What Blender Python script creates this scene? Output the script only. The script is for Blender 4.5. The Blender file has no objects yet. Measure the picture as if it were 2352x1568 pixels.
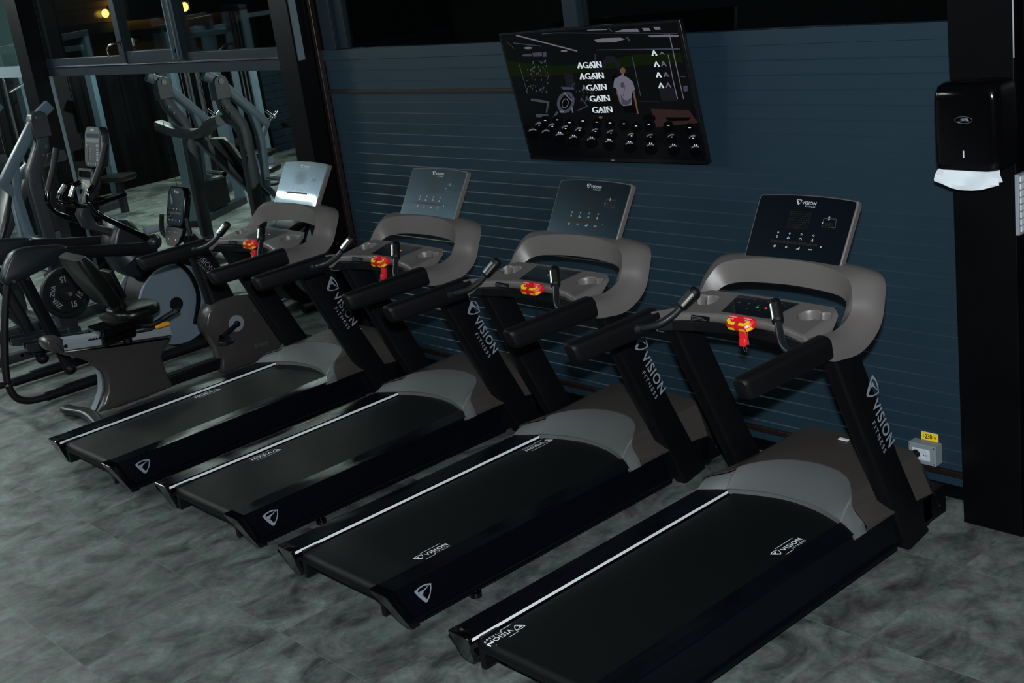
import bpy, math, random
from mathutils import Vector, Matrix
import numpy as np
random.seed(7)
R = math.radians
S = bpy.context.scene
C = S.collection

# ------------------------------------------------------------------ camera
F_PX = 2985.5933
CAM = Vector((3.1488, -2.4505, 2.6402))
az, el, roll = -0.8798, -0.3044, -0.1413
fw = Vector((math.cos(el)*math.sin(az), math.cos(el)*math.cos(az), math.sin(el)))
rt = Vector((math.cos(az), -math.sin(az), 0)); up = rt.cross(fw)
c_, s_ = math.cos(roll), math.sin(roll)
r2 = c_*rt + s_*up; u2 = -s_*rt + c_*up
cd = bpy.data.cameras.new('camera'); cam = bpy.data.objects.new('camera', cd); C.objects.link(cam)
m = Matrix((r2, u2, -fw)).transposed().to_4x4(); m.translation = CAM
cam.matrix_world = m
cd.sensor_width = 36; cd.lens = F_PX/2352*36; cd.clip_start = .05; cd.clip_end = 100
S.camera = cam

# ------------------------------------------------------------------ world, lights, exposure
w = bpy.data.worlds.new('night'); S.world = w; w.use_nodes = True
bg = w.node_tree.nodes['Background']; bg.inputs[0].default_value = (.35, .5, .6, 1); bg.inputs[1].default_value = .004
S.view_settings.view_transform = 'Standard'; S.view_settings.look = 'None'
S.view_settings.gamma = 1; S.view_settings.use_curve_mapping = False
S.view_settings.exposure = 0.0

def area(name, loc, target, sx, sy, power, col):
    d = bpy.data.lights.new(name, 'AREA'); d.shape = 'RECTANGLE'; d.size = sx; d.size_y = sy
    d.energy = power; d.color = col
    o = bpy.data.objects.new(name, d); C.objects.link(o); o.location = loc
    o.rotation_euler = (Vector(target)-Vector(loc)).to_track_quat('-Z', 'Y').to_euler()
    return o
# the photographer's flash, just above the camera
area('camera_flash', CAM + u2*.22 - fw*.02, CAM + fw*5 + u2*1.5 + r2*.8, .10, .06, 330, (.92, .97, 1.0))

# ------------------------------------------------------------------ materials
def mat(name, col, rough=.5, metal=0, spec=.5, coat=0, coat_r=.05, emis=None, es=0, noise=None, bump=None, aniso=0):
    m = bpy.data.materials.new(name); m.use_nodes = True
    nt = m.node_tree; b = nt.nodes['Principled BSDF']
    b.inputs['Base Color'].default_value = (*col, 1); b.inputs['Roughness'].default_value = rough
    b.inputs['Metallic'].default_value = metal; b.inputs['Specular IOR Level'].default_value = spec
    b.inputs['Coat Weight'].default_value = coat; b.inputs['Coat Roughness'].default_value = coat_r
    if aniso: b.inputs['Anisotropic'].default_value = aniso
    if emis: b.inputs['Emission Color'].default_value = (*emis, 1); b.inputs['Emission Strength'].default_value = es
    if noise:
        sc, amt = noise
        tc = nt.nodes.new('ShaderNodeTexCoord'); n = nt.nodes.new('ShaderNodeTexNoise'); n.inputs['Scale'].default_value = sc
        n.inputs['Detail'].default_value = 4
        mr = nt.nodes.new('ShaderNodeMapRange'); mr.inputs['To Min'].default_value = 1-amt; mr.inputs['To Max'].default_value = 1+amt
        mx = nt.nodes.new('ShaderNodeVectorMath'); mx.operation = 'SCALE'; mx.inputs[0].default_value = col
        nt.links.new(tc.outputs['Object'], n.inputs['Vector']); nt.links.new(n.outputs['Fac'], mr.inputs['Value'])
        nt.links.new(mr.outputs['Result'], mx.inputs['Scale']); nt.links.new(mx.outputs['Vector'], b.inputs['Base Color'])
    if bump:
        sc, st = bump
        tc = nt.nodes.new('ShaderNodeTexCoord'); n = nt.nodes.new('ShaderNodeTexNoise'); n.inputs['Scale'].default_value = sc
        bp = nt.nodes.new('ShaderNodeBump'); bp.inputs['Strength'].default_value = st; bp.inputs['Distance'].default_value = .002
        nt.links.new(tc.outputs['Object'], n.inputs['Vector']); nt.links.new(n.outputs['Fac'], bp.inputs['Height'])
        nt.links.new(bp.outputs['Normal'], b.inputs['Normal'])
    return m

M = {}
M['wall'] = mat('blue_grey_panel_paint', (.0118, .0280, .043), .40, spec=.38, noise=(3, .12))
M['frame'] = mat('anthracite_window_frame', (.0075, .0150, .0230), .40, spec=.22, noise=(6, .15))
M['black_steel'] = mat('black_painted_steel', (.0016, .0017, .0022), .38, spec=.14, noise=(5, .3))
M['brown'] = mat('dark_brown_trunking', (.012, .006, .0055), .4)
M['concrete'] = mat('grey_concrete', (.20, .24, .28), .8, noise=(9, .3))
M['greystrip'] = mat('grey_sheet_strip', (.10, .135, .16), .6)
M['taupe'] = mat('taupe_plastic', (.112, .103, .099), .38, noise=(300, .08), bump=(900, .12))
M['taupe_shaded'] = mat('taupe_plastic_shaded', (.046, .040, .037), .42, noise=(300, .08), bump=(900, .12))  # same plastic as the crescent, shade of the upward face put into the colour
M['taupe_lit'] = mat('taupe_plastic_lit', (.098, .104, .106), .42, noise=(300, .08), bump=(900, .12))  # taupe plastic with the cool light on the crescent put into its colour
M['black'] = mat('matte_black_plastic', (.0014, .0017, .0026), .50, spec=.25, bump=(900, .1))
M['rubber'] = mat('black_rubber', (.0024, .0025, .0032), .48, spec=.28, bump=(1400, .3))
M['rail'] = mat('black_anodised_rail', (.0016, .0024, .0044), .24, spec=.22, aniso=.8)
M['gloss'] = mat('glossy_black_plastic', (.0015, .0015, .002), .12, spec=.45)
M['glossr'] = mat('satin_black_shell', (.002, .0025, .0025), .2, spec=.5)
M['belt'] = mat('belt_rubber', (.0032, .0042, .0042), .50, spec=.16, noise=(3, .15), bump=(700, .35))
M['silver'] = mat('silver_trim', (.80, .86, .86), .5)
M['chrome'] = mat('chrome', (.75, .75, .75), .14, metal=1)
M['white'] = mat('white_print', (.82, .86, .90), .5)
M['greyprint'] = mat('grey_print', (.21, .24, .28), .5)
M['dimprint'] = mat('dim_print', (.08, .095, .10), .5)
M['screen'] = mat('console_glass', (.0015, .002, .003), .28, spec=.7, coat=.5, coat_r=.035)
M['screen'].node_tree.nodes['Principled BSDF'].inputs['Specular Tint'].default_value = (.45, .75, 1, 1)  # blue of the reflected ceiling put into the glass tint
M['screen'].node_tree.nodes['Principled BSDF'].inputs['Coat Tint'].default_value = (.8, .92, 1, 1)
M['icon'] = mat('console_icon', (.3, .33, .34), .5, emis=(.75, .85, .9), es=.18)
M['led_red'] = mat('red_led', (.4, .02, .01), .4, emis=(1, .1, .03), es=1.2)
M['led_green'] = mat('green_led', (.02, .4, .05), .4, emis=(.05, 1, .25), es=.6)
M['amber_dots'] = mat('amber_dot_matrix', (.010, .006, .003), .5)
M['red'] = mat('red_plastic', (.62, .012, .018), .35)
M['yellow'] = mat('yellow_plastic', (.85, .58, .01), .4)
M['orange'] = mat('orange_rubber', (.85, .33, .01), .45)
M['lightgrey'] = mat('light_grey_plastic', (.19, .22, .25), .5)
M['white_plastic'] = mat('white_plastic', (.48, .53, .56), .4)
M['paper'] = mat('white_paper_towel', (.58, .64, .68), .9)
M['steel_blue'] = mat('grey_blue_powder_coat', (.060, .092, .118), .36, noise=(20, .1))
M['gunmetal'] = mat('gunmetal_powder_coat', (.014, .0165, .021), .40, noise=(20, .1))
M['disc'] = mat('silver_blue_shroud', (.125, .160, .205), .42)
M['bike'] = mat('metallic_taupe_shell', (.060, .056, .056), .30, metal=.35)
M['steel'] = mat('brushed_steel', (.5, .52, .5), .25, metal=1)
M['upholstery'] = mat('black_vinyl', (.0035, .005, .0045), .32, spec=.45)
M['dark_grey'] = mat('dark_grey_plastic', (.0085, .0115, .0145), .35)
M['alu'] = mat('aluminium_rail', (.42, .48, .52), .38, metal=.5)
M['ceil'] = mat('dark_ceiling', (.012, .013, .014), .9, noise=(2, .3))
M['tube'] = mat('led_tube', (1, 1, 1), .5, emis=(.86, 1.0, .97), es=140)
M['added_tube'] = mat('added_led_tube', (1, 1, 1), .5, emis=(.88, 1.0, .95), es=340)  # for the added far-left lights, boosted to brighten the mirrored floor
M['lampglow'] = mat('amber_lamp', (1, .6, .1), .5, emis=(1, .55, .10), es=9)
M['shed'] = mat('outdoor_brown_slats', (.10, .07, .045), .8)
M['ground'] = mat('night_ground', (.01, .014, .012), .95)
M['green'] = mat('green_fabric', (.003, .10, .03), .8)
M['tvbody'] = mat('tv_black', (.003, .003, .0035), .25)
def em(name, col, s=1.0, back=(.002, .002, .003)):
    return mat(name, (.0008, .0008, .001), .35, spec=.1, emis=col, es=s, coat=.0)

def mirror_mat():
    m = bpy.data.materials.new('mirror_silvering'); m.use_nodes = True
    b = m.node_tree.nodes['Principled BSDF']; b.inputs['Base Color'].default_value = (.80, .88, .84, 1)
    b.inputs['Metallic'].default_value = 1; b.inputs['Roughness'].default_value = .008
    return m
M['mirror'] = mirror_mat()
def glass_mat():
    m = bpy.data.materials.new('dark_window_glass'); m.use_nodes = True; nt = m.node_tree
    nt.nodes.clear(); o = nt.nodes.new('ShaderNodeOutputMaterial'); mx = nt.nodes.new('ShaderNodeMixShader')
    t = nt.nodes.new('ShaderNodeBsdfTransparent'); t.inputs[0].default_value = (.55, .62, .60, 1)
    g = nt.nodes.new('ShaderNodeBsdfGlossy'); g.inputs['Roughness'].default_value = .02; g.inputs[0].default_value = (.8, .9, .9, 1)
    f = nt.nodes.new('ShaderNodeFresnel'); ge = nt.nodes.new('ShaderNodeNewGeometry'); io = nt.nodes.new('ShaderNodeMath'); io.operation = 'MULTIPLY_ADD'; io.inputs[1].default_value = 1/1.5-1.5; io.inputs[2].default_value = 1.5
    nt.links.new(ge.outputs['Backfacing'], io.inputs[0]); nt.links.new(io.outputs[0], f.inputs[0])
    nt.links.new(f.outputs[0], mx.inputs[0]); nt.links.new(t.outputs[0], mx.inputs[1]); nt.links.new(g.outputs[0], mx.inputs[2])
    nt.links.new(mx.outputs[0], o.inputs[0]); return m
M['glass'] = glass_mat()

def floor_mat():
    m = bpy.data.materials.new('grey_stone_vinyl_tiles'); m.use_nodes = True; nt = m.node_tree; N = nt.nodes; L = nt.links
    b = N['Principled BSDF']; tc = N.new('ShaderNodeTexCoord')
    T = .656
    sp = N.new('ShaderNodeSeparateXYZ'); L.new(tc.outputs['Object'], sp.inputs[0])
    def math_(op, x, y=None, z=None):
        q = N.new('ShaderNodeMath'); q.operation = op
        for i, v_ in enumerate((x, y, z)):
            if v_ is None: continue
            if isinstance(v_, (int, float)): q.inputs[i].default_value = v_
            else: L.new(v_, q.inputs[i])
        return q.outputs[0]
    gx = math_('DIVIDE', math_('ADD', sp.outputs[0], -.66+20*T), T); gy = math_('DIVIDE', math_('ADD', sp.outputs[1], .228+20*T), T)
    ix = math_('FLOOR', gx); iy = math_('FLOOR', gy)
    cb = N.new('ShaderNodeCombineXYZ'); L.new(ix, cb.inputs[0]); L.new(iy, cb.inputs[1])
    wn = N.new('ShaderNodeTexWhiteNoise'); wn.noise_dimensions = '3D'; L.new(cb.outputs[0], wn.inputs['Vector'])
    off = N.new('ShaderNodeVectorMath'); off.operation = 'SCALE'; off.inputs['Scale'].default_value = 9; L.new(wn.outputs['Color'], off.inputs[0])
    pos = N.new('ShaderNodeVectorMath'); pos.operation = 'ADD'; L.new(tc.outputs['Object'], pos.inputs[0]); L.new(off.outputs[0], pos.inputs[1])
    def noise(sc, det, ro, dist, stretch):
        mm = N.new('ShaderNodeMapping'); mm.inputs['Scale'].default_value = stretch
        L.new(pos.outputs[0], mm.inputs[0])
        n = N.new('ShaderNodeTexNoise'); n.inputs['Scale'].default_value = sc; n.inputs['Detail'].default_value = det
        n.inputs['Roughness'].default_value = ro; n.inputs['Distortion'].default_value = dist; L.new(mm.outputs[0], n.inputs['Vector']); return n
    n1 = noise(5.6, 12, .64, .6, (1.15, .75, 1)); n2 = noise(26, 10, .72, 1.0, (.8, 1.1, 1)); n3 = noise(9, 4, .6, .3, (1, 1, 1))
    def mr(src, a, b_, lo, hi):
        r = N.new('ShaderNodeMapRange')
        r.inputs['From Min'].default_value = a; r.inputs['From Max'].default_value = b_
        r.inputs['To Min'].default_value = lo; r.inputs['To Max'].default_value = hi; L.new(src, r.inputs['Value']); return r.outputs[0]
    v = math_('MULTIPLY', math_('MULTIPLY', mr(n1.outputs['Fac'], .33, .68, .26, 1.52), mr(n2.outputs['Fac'], .3, .7, .74, 1.26)), mr(wn.outputs['Value'], 0, 1, .86, 1.12))
    sc = N.new('ShaderNodeMix'); sc.data_type = 'RGBA'; sc.inputs[6].default_value = (.118, .148, .135, 1); sc.inputs[7].default_value = (.120, .120, .122, 1)
    L.new(mr(n3.outputs['Fac'], .42, .62, 0, 1), sc.inputs[0])
    sv = N.new('ShaderNodeVectorMath'); sv.operation = 'SCALE'; L.new(sc.outputs[2], sv.inputs[0]); L.new(v, sv.inputs['Scale'])
    fy = math_('FRACT', gy); ey = math_('MINIMUM', fy, math_('SUBTRACT', 1, fy)); ly = math_('LESS_THAN', ey, .0028)
    fx = math_('FRACT', gx); ex = math_('MINIMUM', fx, math_('SUBTRACT', 1, fx)); lx = math_('MULTIPLY', math_('LESS_THAN', ex, .0020), .25)
    mx = N.new('ShaderNodeMix'); mx.data_type = 'RGBA'; L.new(math_('MAXIMUM', math_('MULTIPLY', ly, .75), lx), mx.inputs[0]); L.new(sv.outputs[0], mx.inputs[6])
    mx.inputs[7].default_value = (.15, .165, .155, 1)
    L.new(mx.outputs[2], b.inputs['Base Color']); b.inputs['Roughness'].default_value = .5
    b.inputs['Specular IOR Level'].default_value = .35
    bp = N.new('ShaderNodeBump'); bp.inputs['Strength'].default_value = .15; bp.inputs['Distance'].default_value = .002
    L.new(n2.outputs['Fac'], bp.inputs['Height']); L.new(bp.outputs[0], b.inputs['Normal'])
    return m
M['floor'] = floor_mat()

# ------------------------------------------------------------------ mesh helpers
def tag(o, label=None, cat=None, group=None, kind=None):
    if label: o['label'] = label
    if cat: o['category'] = cat
    if group: o['group'] = group
    if kind: o['kind'] = kind
    return o
def empty(name, loc, label=None, cat=None, group=None, rz=0):
    o = bpy.data.objects.new(name, None); C.objects.link(o); o.location = loc; o.rotation_euler = (0, 0, rz)
    o.empty_display_size = .1
    return tag(o, label, cat, group)
def spline(pts, n=6):
    """Catmull-Rom through a list of vectors."""
    P = [Vector(p) for p in pts]; out = []
    for i in range(len(P)-1):
        p0 = P[i-1] if i else P[0]*2-P[1]; p1 = P[i]; p2 = P[i+1]; p3 = P[i+2] if i+2 < len(P) else P[-1]*2-P[-2]
        for k in range(n):
            t = k/n
            out.append(.5*((2*p1)+(p2-p0)*t+(2*p0-5*p1+4*p2-p3)*t*t+(3*p1-p0-3*p2+p3)*t**3))
    out.append(P[-1]); return out
def rrect(w, h, r, n=4):
    out = []
    for cx, cy, a0 in ((w/2-r, h/2-r, 0), (-w/2+r, h/2-r, 90), (-w/2+r, -h/2+r, 180), (w/2-r, -h/2+r, 270)):
        for k in range(n+1):
            a = R(a0+90*k/n); out.append((cx+r*math.cos(a), cy+r*math.sin(a)))
    return out
class MB:
    def __init__(s): s.v = []; s.f = []; s.mi = []; s.mats = []; s.cur = 0
    def use(s, m):
        if m not in s.mats: s.mats.append(m)
        s.cur = s.mats.index(m); return s
    def add(s, vs, fs):
        k = len(s.v); s.v += [tuple(v) for v in vs]; s.f += [tuple(i+k for i in f) for f in fs]; s.mi += [s.cur]*len(fs); return s
    def box(s, c, d, rot=None):
        x, y, z = d[0]/2, d[1]/2, d[2]/2
        vs = [Vector(p) for p in ((-x,-y,-z),(x,-y,-z),(x,y,-z),(-x,y,-z),(-x,-y,z),(x,-y,z),(x,y,z),(-x,y,z))]
        if rot: 
            from mathutils import Euler
            e = Euler(rot).to_matrix(); vs = [e @ v for v in vs]
        return s.add([v+Vector(c) for v in vs], [(0,3,2,1),(4,5,6,7),(0,1,5,4),(1,2,6,5),(2,3,7,6),(3,0,4,7)])
    def bx(s, x0, x1, y0, y1, z0, z1): return s.box(((x0+x1)/2,(y0+y1)/2,(z0+z1)/2),(abs(x1-x0),abs(y1-y0),abs(z1-z0)))
    def prism(s, poly, axis, a, b):
        def P(p, t):
            return {'x': (t, p[0], p[1]), 'y': (p[0], t, p[1]), 'z': (p[0], p[1], t)}[axis]
        n = len(poly); vs = [P(p, a) for p in poly]+[P(p, b) for p in poly]
        fs = [tuple(range(n))[::-1], tuple(range(n, 2*n))]+[(i, (i+1) % n, (i+1) % n+n, i+n) for i in range(n)]
        return s.add(vs, fs)
    def loft(s, rings, closed=True, caps=True):
        n = len(rings[0]); vs = [p for r in rings for p in r]; fs = []
        for i in range(len(rings)-1):
            for j in range(n if closed else n-1):
                a = i*n+j; b = i*n+(j+1) % n; fs.append((a, b, b+n, a+n))
        if caps and closed: fs.append(tuple(range(n))[::-1]); fs.append(tuple(range(len(vs)-n, len(vs))))
        return s.add(vs, fs)
    def tube(s, path, r, n=10, caps=True, sec=None, upv=(0, 0, 1)):
        P = [Vector(p) for p in path]; rings = []; U = Vector(upv)
        for i, p in enumerate(P):
            t = (P[min(i+1, len(P)-1)]-P[max(i-1, 0)]).normalized()
            a = t.cross(U)
            if a.length < 1e-3: a = t.cross(Vector((1, 0, 0)))
            a.normalize(); b = a.cross(t).normalized()
            rr = r(i/(len(P)-1)) if callable(r) else r
            if sec: rings.append([p+a*q[0]+b*q[1] for q in sec])
            else: rings.append([p+a*rr*math.cos(2*math.pi*k/n)+b*rr*math.sin(2*math.pi*k/n) for k in range(n)])
        return s.loft(rings, True, caps)
    def cyl(s, a, b, r, n=16, r2=None):
        q = r2 if r2 is not None else r
        return s.tube([a, b], lambda t: r+(q-r)*t, n)
    def ring(s, c, axis, R0, R1, h, n=32):
        """annulus of inner radius R0, outer R1, thickness h along axis"""
        ax = Vector(axis).normalized(); a = ax.orthogonal().normalized(); b = ax.cross(a); c = Vector(c); rings = []
        for k in range(n):
            t = 2*math.pi*k/n; d = a*math.cos(t)+b*math.sin(t)
            rings.append([c+d*R0-ax*h/2, c+d*R1-ax*h/2, c+d*R1+ax*h/2, c+d*R0+ax*h/2])
        rings.append(rings[0]); return s.loft(rings, True, False)
    def ball(s, c, r, n=12, sc=(1, 1, 1)):
        c = Vector(c); rings = []
        for i in range(1, n):
            a = math.pi*i/n; rings.append([c+Vector((math.sin(a)*math.cos(2*math.pi*k/n/1)*r*sc[0], math.sin(a)*math.sin(2*math.pi*k/n)*r*sc[1], math.cos(a)*r*sc[2])) for k in range(n)])
        return s.loft(rings)
    def build(s, name, m, parent=None, bevel=0, seg=2, smooth=40, sub=0, label=None, loc=None):
        me = bpy.data.meshes.new(name); me.from_pydata(s.v, [], s.f)
        if s.mats: me.polygons.foreach_set('material_index', s.mi)
        import bmesh
        bm = bmesh.new(); bm.from_mesh(me); bmesh.ops.remove_doubles(bm, verts=bm.verts, dist=1e-6)
        bmesh.ops.recalc_face_normals(bm, faces=bm.faces); bm.to_mesh(me); bm.free()
        if smooth:
            me.shade_smooth(); me.set_sharp_from_angle(angle=R(smooth))
        for q in (s.mats or [m]): me.materials.append(q)
        o = bpy.data.objects.new(name, me); C.objects.link(o)
        if bevel:
            b = o.modifiers.new('bevel', 'BEVEL'); b.width = bevel; b.segments = seg; b.limit_method = 'ANGLE'; b.angle_limit = R(35)
            b.harden_normals = False
        if sub:
            q = o.modifiers.new('subdivision', 'SUBSURF'); q.levels = q.render_levels = sub
        if parent: o.parent = parent
        if label: o['label'] = label
        if loc: o.location = loc
        return o
def obj_copy(o, parent=None):
    c = o.copy(); C.objects.link(c); c.parent = parent
    for ch in [k for k in bpy.data.objects if k.parent == o]: obj_copy(ch, c)
    return c
_tc = {}
def text_geo(txt, size, spacing=1.0, bold=0):
    """outline mesh of a word in the built-in font: list of verts and faces, left-bottom at origin"""
    key = (txt, size, spacing, bold)
    if key in _tc: return _tc[key]
    cu = bpy.data.curves.new('t', 'FONT'); cu.body = txt; cu.size = size; cu.space_character = spacing; cu.resolution_u = 3; cu.offset = bold
    o = bpy.data.objects.new('t', cu); C.objects.link(o)
    dg = bpy.context.evaluated_depsgraph_get(); dg.update()
    me = bpy.data.meshes.new_from_object(o.evaluated_get(dg))
    vs = [v.co.copy() for v in me.vertices]; fs = [tuple(p.vertices) for p in me.polygons]
    x0 = min(v.x for v in vs)
    vs = [Vector((v.x-x0, v.y, 0)) for v in vs]
    bpy.data.objects.remove(o); bpy.data.curves.remove(cu); bpy.data.meshes.remove(me)
    _tc[key] = (vs, fs, max(v.x for v in vs)); return _tc[key]
def frame(o, u, v):
    """maps flat (a,b) onto the plane through o with axes u, v"""
    o, u, v = Vector(o), Vector(u).normalized(), Vector(v).normalized()
    return lambda p: o+u*p[0]+v*p[1]
def put_text(mb, fr, txt, x, y, cap_h, width=None, spacing=1.0, bold=0):
    vs, fs, wd = text_geo(txt, 1.0, spacing, round(bold*.7, 4)); k = cap_h/.70; kx = width/wd if width else k
    mb.add([fr((x+v.x*kx, y+v.y*k)) for v in vs], fs)
def quad(fr, pts): return [fr(p) for p in pts]
def poly(mb, fr, pts): mb.add([fr(p) for p in pts], [tuple(range(len(pts)))])
def band(mb, fr, outer, inner):
    n = len(outer); mb.add([fr(p) for p in outer]+[fr(p) for p in inner], [(i, (i+1) % n, (i+1) % n+n, i+n) for i in range(n)])
def shield(mb, fr, x, y, s):
    """rounded three-cornered emblem with a swoosh inside; s = width"""
    T = [(-.5, .28), (-.25, .36), (0, .385), (.25, .35), (.5, .27), (.44, .05), (.33, -.17), (.2, -.33), (.05, -.46), (-.05, -.46), (-.2, -.26), (-.32, -.08), (-.42, .1)]
    I = [(-.33, .22), (-.2, .29), (0, .315), (.22, .29), (.42, .22), (.37, .04), (.28, -.13), (.17, -.26), (.06, -.33), (.02, -.30), (-.03, -.18), (-.12, -.05), (-.25, .09)]
    q = lambda p: (x+p[0]*s, y+p[1]*s)
    band(mb, fr, [q(p) for p in T], [q(p) for p in I])
    W = [(-.33, .14), (-.15, .16), (.05, .17), (.36, .26), (.36, .235), (.1, .12), (-.02, .07), (-.08, -.04), (-.1, -.13)]
    n = len(W); cen = (-.10, .10)
    mb.add([fr(q(cen))]+[fr(q(p)) for p in W], [(0, i+1, (i+1) % n+1) for i in range(n)])
def logo(mb, fr, x, y, s, rules=False):
    """emblem + VISION + FITNESS; overall text height s"""
    shield(mb, fr, x+.9*s, y+.55*s, 1.75*s)
    put_text(mb, fr, 'VISION', x+1.95*s, y-.1*s, .86*s, 4.45*s, 1.12, bold=.03)
    put_text(mb, fr, 'FITNESS', x+3.2*s, y-.78*s, .38*s, 3.1*s, 1.5, bold=.02)
    if rules:
        mb.add([fr((x+1.75*s, y+1.35*s)), fr((x+5.9*s, y+1.35*s)), fr((x+5.9*s, y+1.45*s)), fr((x+1.75*s, y+1.45*s))], [(0, 1, 2, 3)])
        mb.add([fr((x+1.2*s, y-.95*s)), fr((x+3.1*s, y-.95*s)), fr((x+3.1*s, y-.85*s)), fr((x+1.2*s, y-.85*s))], [(0, 1, 2, 3)])
def homography(src, dst):
    A = []; b = []
    for (x, y), (u, v) in zip(src, dst):
        A.append([x, y, 1, 0, 0, 0, -u*x, -u*y]); b.append(u); A.append([0, 0, 0, x, y, 1, -v*x, -v*y]); b.append(v)
    h = np.append(np.linalg.solve(np.array(A, float), np.array(b, float)), 1).reshape(3, 3)
    def f(x, y):
        q = h @ np.array([x, y, 1.0]); return (float(q[0]/q[2]), float(q[1]/q[2]))
    return f

# ================================================================== the room
YW = 2.285
fl = MB().bx(-14.2, 5, -6.5, YW, -.05, 0).build('floor', M['floor'], smooth=0); tag(fl, kind='structure')
ce = MB().bx(-14.2, 5, -6.5, YW, 3.6, 3.7).build('ceiling', M['ceil'], smooth=0); tag(ce, kind='structure')
# panelled wall behind the treadmills: fine horizontal grooves every 65.6 mm
pts = []; z = .135; y0 = YW
pts.append((y0, .06))
zs = [1.9315-.0656*k for k in range(28)][::-1]
for zz in zs:
    pts += [(y0, zz-.0012), (y0-.0034, zz-.0002), (y0, zz+.0052)]
pts += [(y0, 2.0), (y0-.012, 2.003), (y0-.012, 2.068), (y0+.10, 2.072), (y0+.10, .06)]
wl = MB().prism(pts, 'x', -4.05, .50).build('wall_back', M['wall'], smooth=0); tag(wl, kind='structure')
bs = MB().bx(-4.09, .48, YW-.006, YW+.05, 0, .06).build('shadow_gap_back', M['black_steel'], smooth=0); tag(bs, kind='structure')  # black strip standing in for the shaded gap under the panels
t1 = MB().bx(-4.09, .48, YW-.02, YW+.0, .107, .134).build('trim_1', M['brown'], bevel=.003, smooth=0); tag(t1, kind='structure')
# window band above: frames and glass
def structure(name, mb, m, bevel=0, parent=None, smooth=0):
    o = mb.build(name, m, parent, bevel=bevel, smooth=smooth)
    if not parent: tag(o, kind='structure')
    return o
zt = 3.6
win1 = structure('window_1', MB().bx(-3.99, -3.86, YW-.03, YW+.06, 2.07, zt).bx(-3.86, -3.77, YW+.0, YW+.05, 2.07, zt).bx(-1.80, -1.70, YW-.005, YW+.05, 2.07, zt).bx(-1.70, -1.68, YW-.02, YW+.05, 2.07, zt), M['frame'], .003)
MB().bx(-3.77, -1.80, YW+.02, YW+.026, 2.07, zt).bx(-1.68, .5, YW+.02, YW+.026, 2.07, zt).build('pane', M['glass'], win1, smooth=0)
# glazed left bay: sill rail, sashes, glass
rail = structure('trim_2', MB().prism([(YW-.012, 2.10), (YW-.012, 2.035), (YW-.03, 2.033), (YW-.03, 2.027), (YW-.012, 2.025), (YW-.012, 1.95), (YW+.05, 1.95), (YW+.05, 2.10)], 'x', -8.70, -4.24), M['frame'], .002)
win2 = structure('window_2', MB().bx(-8.70, -8.63, YW-.02, YW+.05, 2.10, zt).bx(-6.95, -6.86, YW-.02, YW+.05, 2.10, zt).bx(-6.86, -6.83, YW-.035, YW+.05, 2.04, zt)
                 .bx(-6.05, -5.90, YW-.02, YW+.05, 2.10, zt).bx(-5.90, -5.86, YW-.045, YW+.05, 2.05, zt).bx(-6.86, -5.98, YW-.02, YW+.05, 2.04, 2.13).bx(-4.5, -4.24, YW-.02, YW+.05, 2.10, zt), M['frame'], .003)
MB().bx(-8.63, -6.95, YW+.01, YW+.016, 2.10, zt).bx(-6.83, -6.05, YW+.01, YW+.016, 2.13, zt).bx(-5.86, -4.5, YW+.01, YW+.016, 2.10, zt).build('pane', M['glass'], win2, smooth=0)
MB().bx(-6.0, -5.985, YW-.05, YW-.03, 2.06, 2.9).bx(-5.91, -5.90, YW-.055, YW-.045, 2.05, zt).build('seal_strip', M['steel_blue'], win2, smooth=0)
hp = spline([(-6.845, YW-.04, 2.205), (-6.86, YW-.09, 2.205), (-6.93, YW-.10, 2.19), (-6.975, YW-.10, 2.15), (-6.965, YW-.10, 2.085)], 5)
MB().tube(hp, .008, 8).box((-6.845, YW-.04, 2.195), (.022, .012, .06)).build('window_handle', M['chrome'], win2)
# mirrors under the left glazing
def mirror_thing(x0, x1, label):
    g = MB().bx(x0, x1, YW-.004, YW, .02, 1.95).build('wall_mirror', M['mirror'], smooth=0); tag(g, label, 'mirror')
    return g
mirror_thing(-8.45, -6.474, 'wall mirror left of the thin vertical joint, behind the grey-blue press machine')
mirror_thing(-6.466, -4.25, 'wall mirror right of the thin vertical joint, beside the black steel column')
mirror_thing(-12.5, -8.80, 'wall mirror at the far left edge, past the farthest black column')
structure('wall_left_bay', MB().bx(-14.2, -4.1, YW+.001, YW+.1, 0, 1.96), M['frame'])
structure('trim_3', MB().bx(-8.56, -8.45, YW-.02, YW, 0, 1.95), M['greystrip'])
structure('trim_4', MB().bx(-14.2, -8.70, YW-.02, YW+.02, 1.95, 2.05), M['greystrip'])
structure('window_3', MB().bx(-14.2, -8.75, YW+.01, YW+.016, 2.05, zt), M['glass'])
# steel columns
def column(name, x0, x1, label, ya=2.10):
    w_ = x1-x0
    o = MB().bx(x0, x1, ya, ya+.014, 0, 3.6).bx(x0+w_*.35, x1-.006, ya+.01, YW+.03, 0, 3.6).bx(x0, x1, YW-.0, YW+.03, 0, 3.6).bx(x0-.0, x1+.004, ya-.002, YW-.001, 0, .012).build(name, M['black_steel'], bevel=.002, smooth=0)
    return tag(o, label, 'column')
cm = column('steel_column', -4.30, -4.09, 'black steel column between the mirrors and the dark blue panelled wall')
MB().bx(-4.094, -4.084, 2.116, 2.165, 2.03, 3.6).build('grey_strip', M['greystrip'], cm, smooth=0, label='pale grey strip on the side of the column')  # paler grey band on the column side, upper part only
cl_ = column('steel_column', -8.70, -8.45, 'narrow black steel column at the far left end of the glazing', 2.12)
cr = column('steel_column', .465, .725, 'black steel column on the right carrying the towel dispenser')
MB().tube([(.728, 2.098, 1.95), (.728, 2.098, 3.5)], .0028, 6).build('sealant_bead', M['lightgrey'], cr)
structure('wall_right', MB().bx(.735, 5, 2.16, 2.3, 0, 3.6), M['black_steel'])
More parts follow.
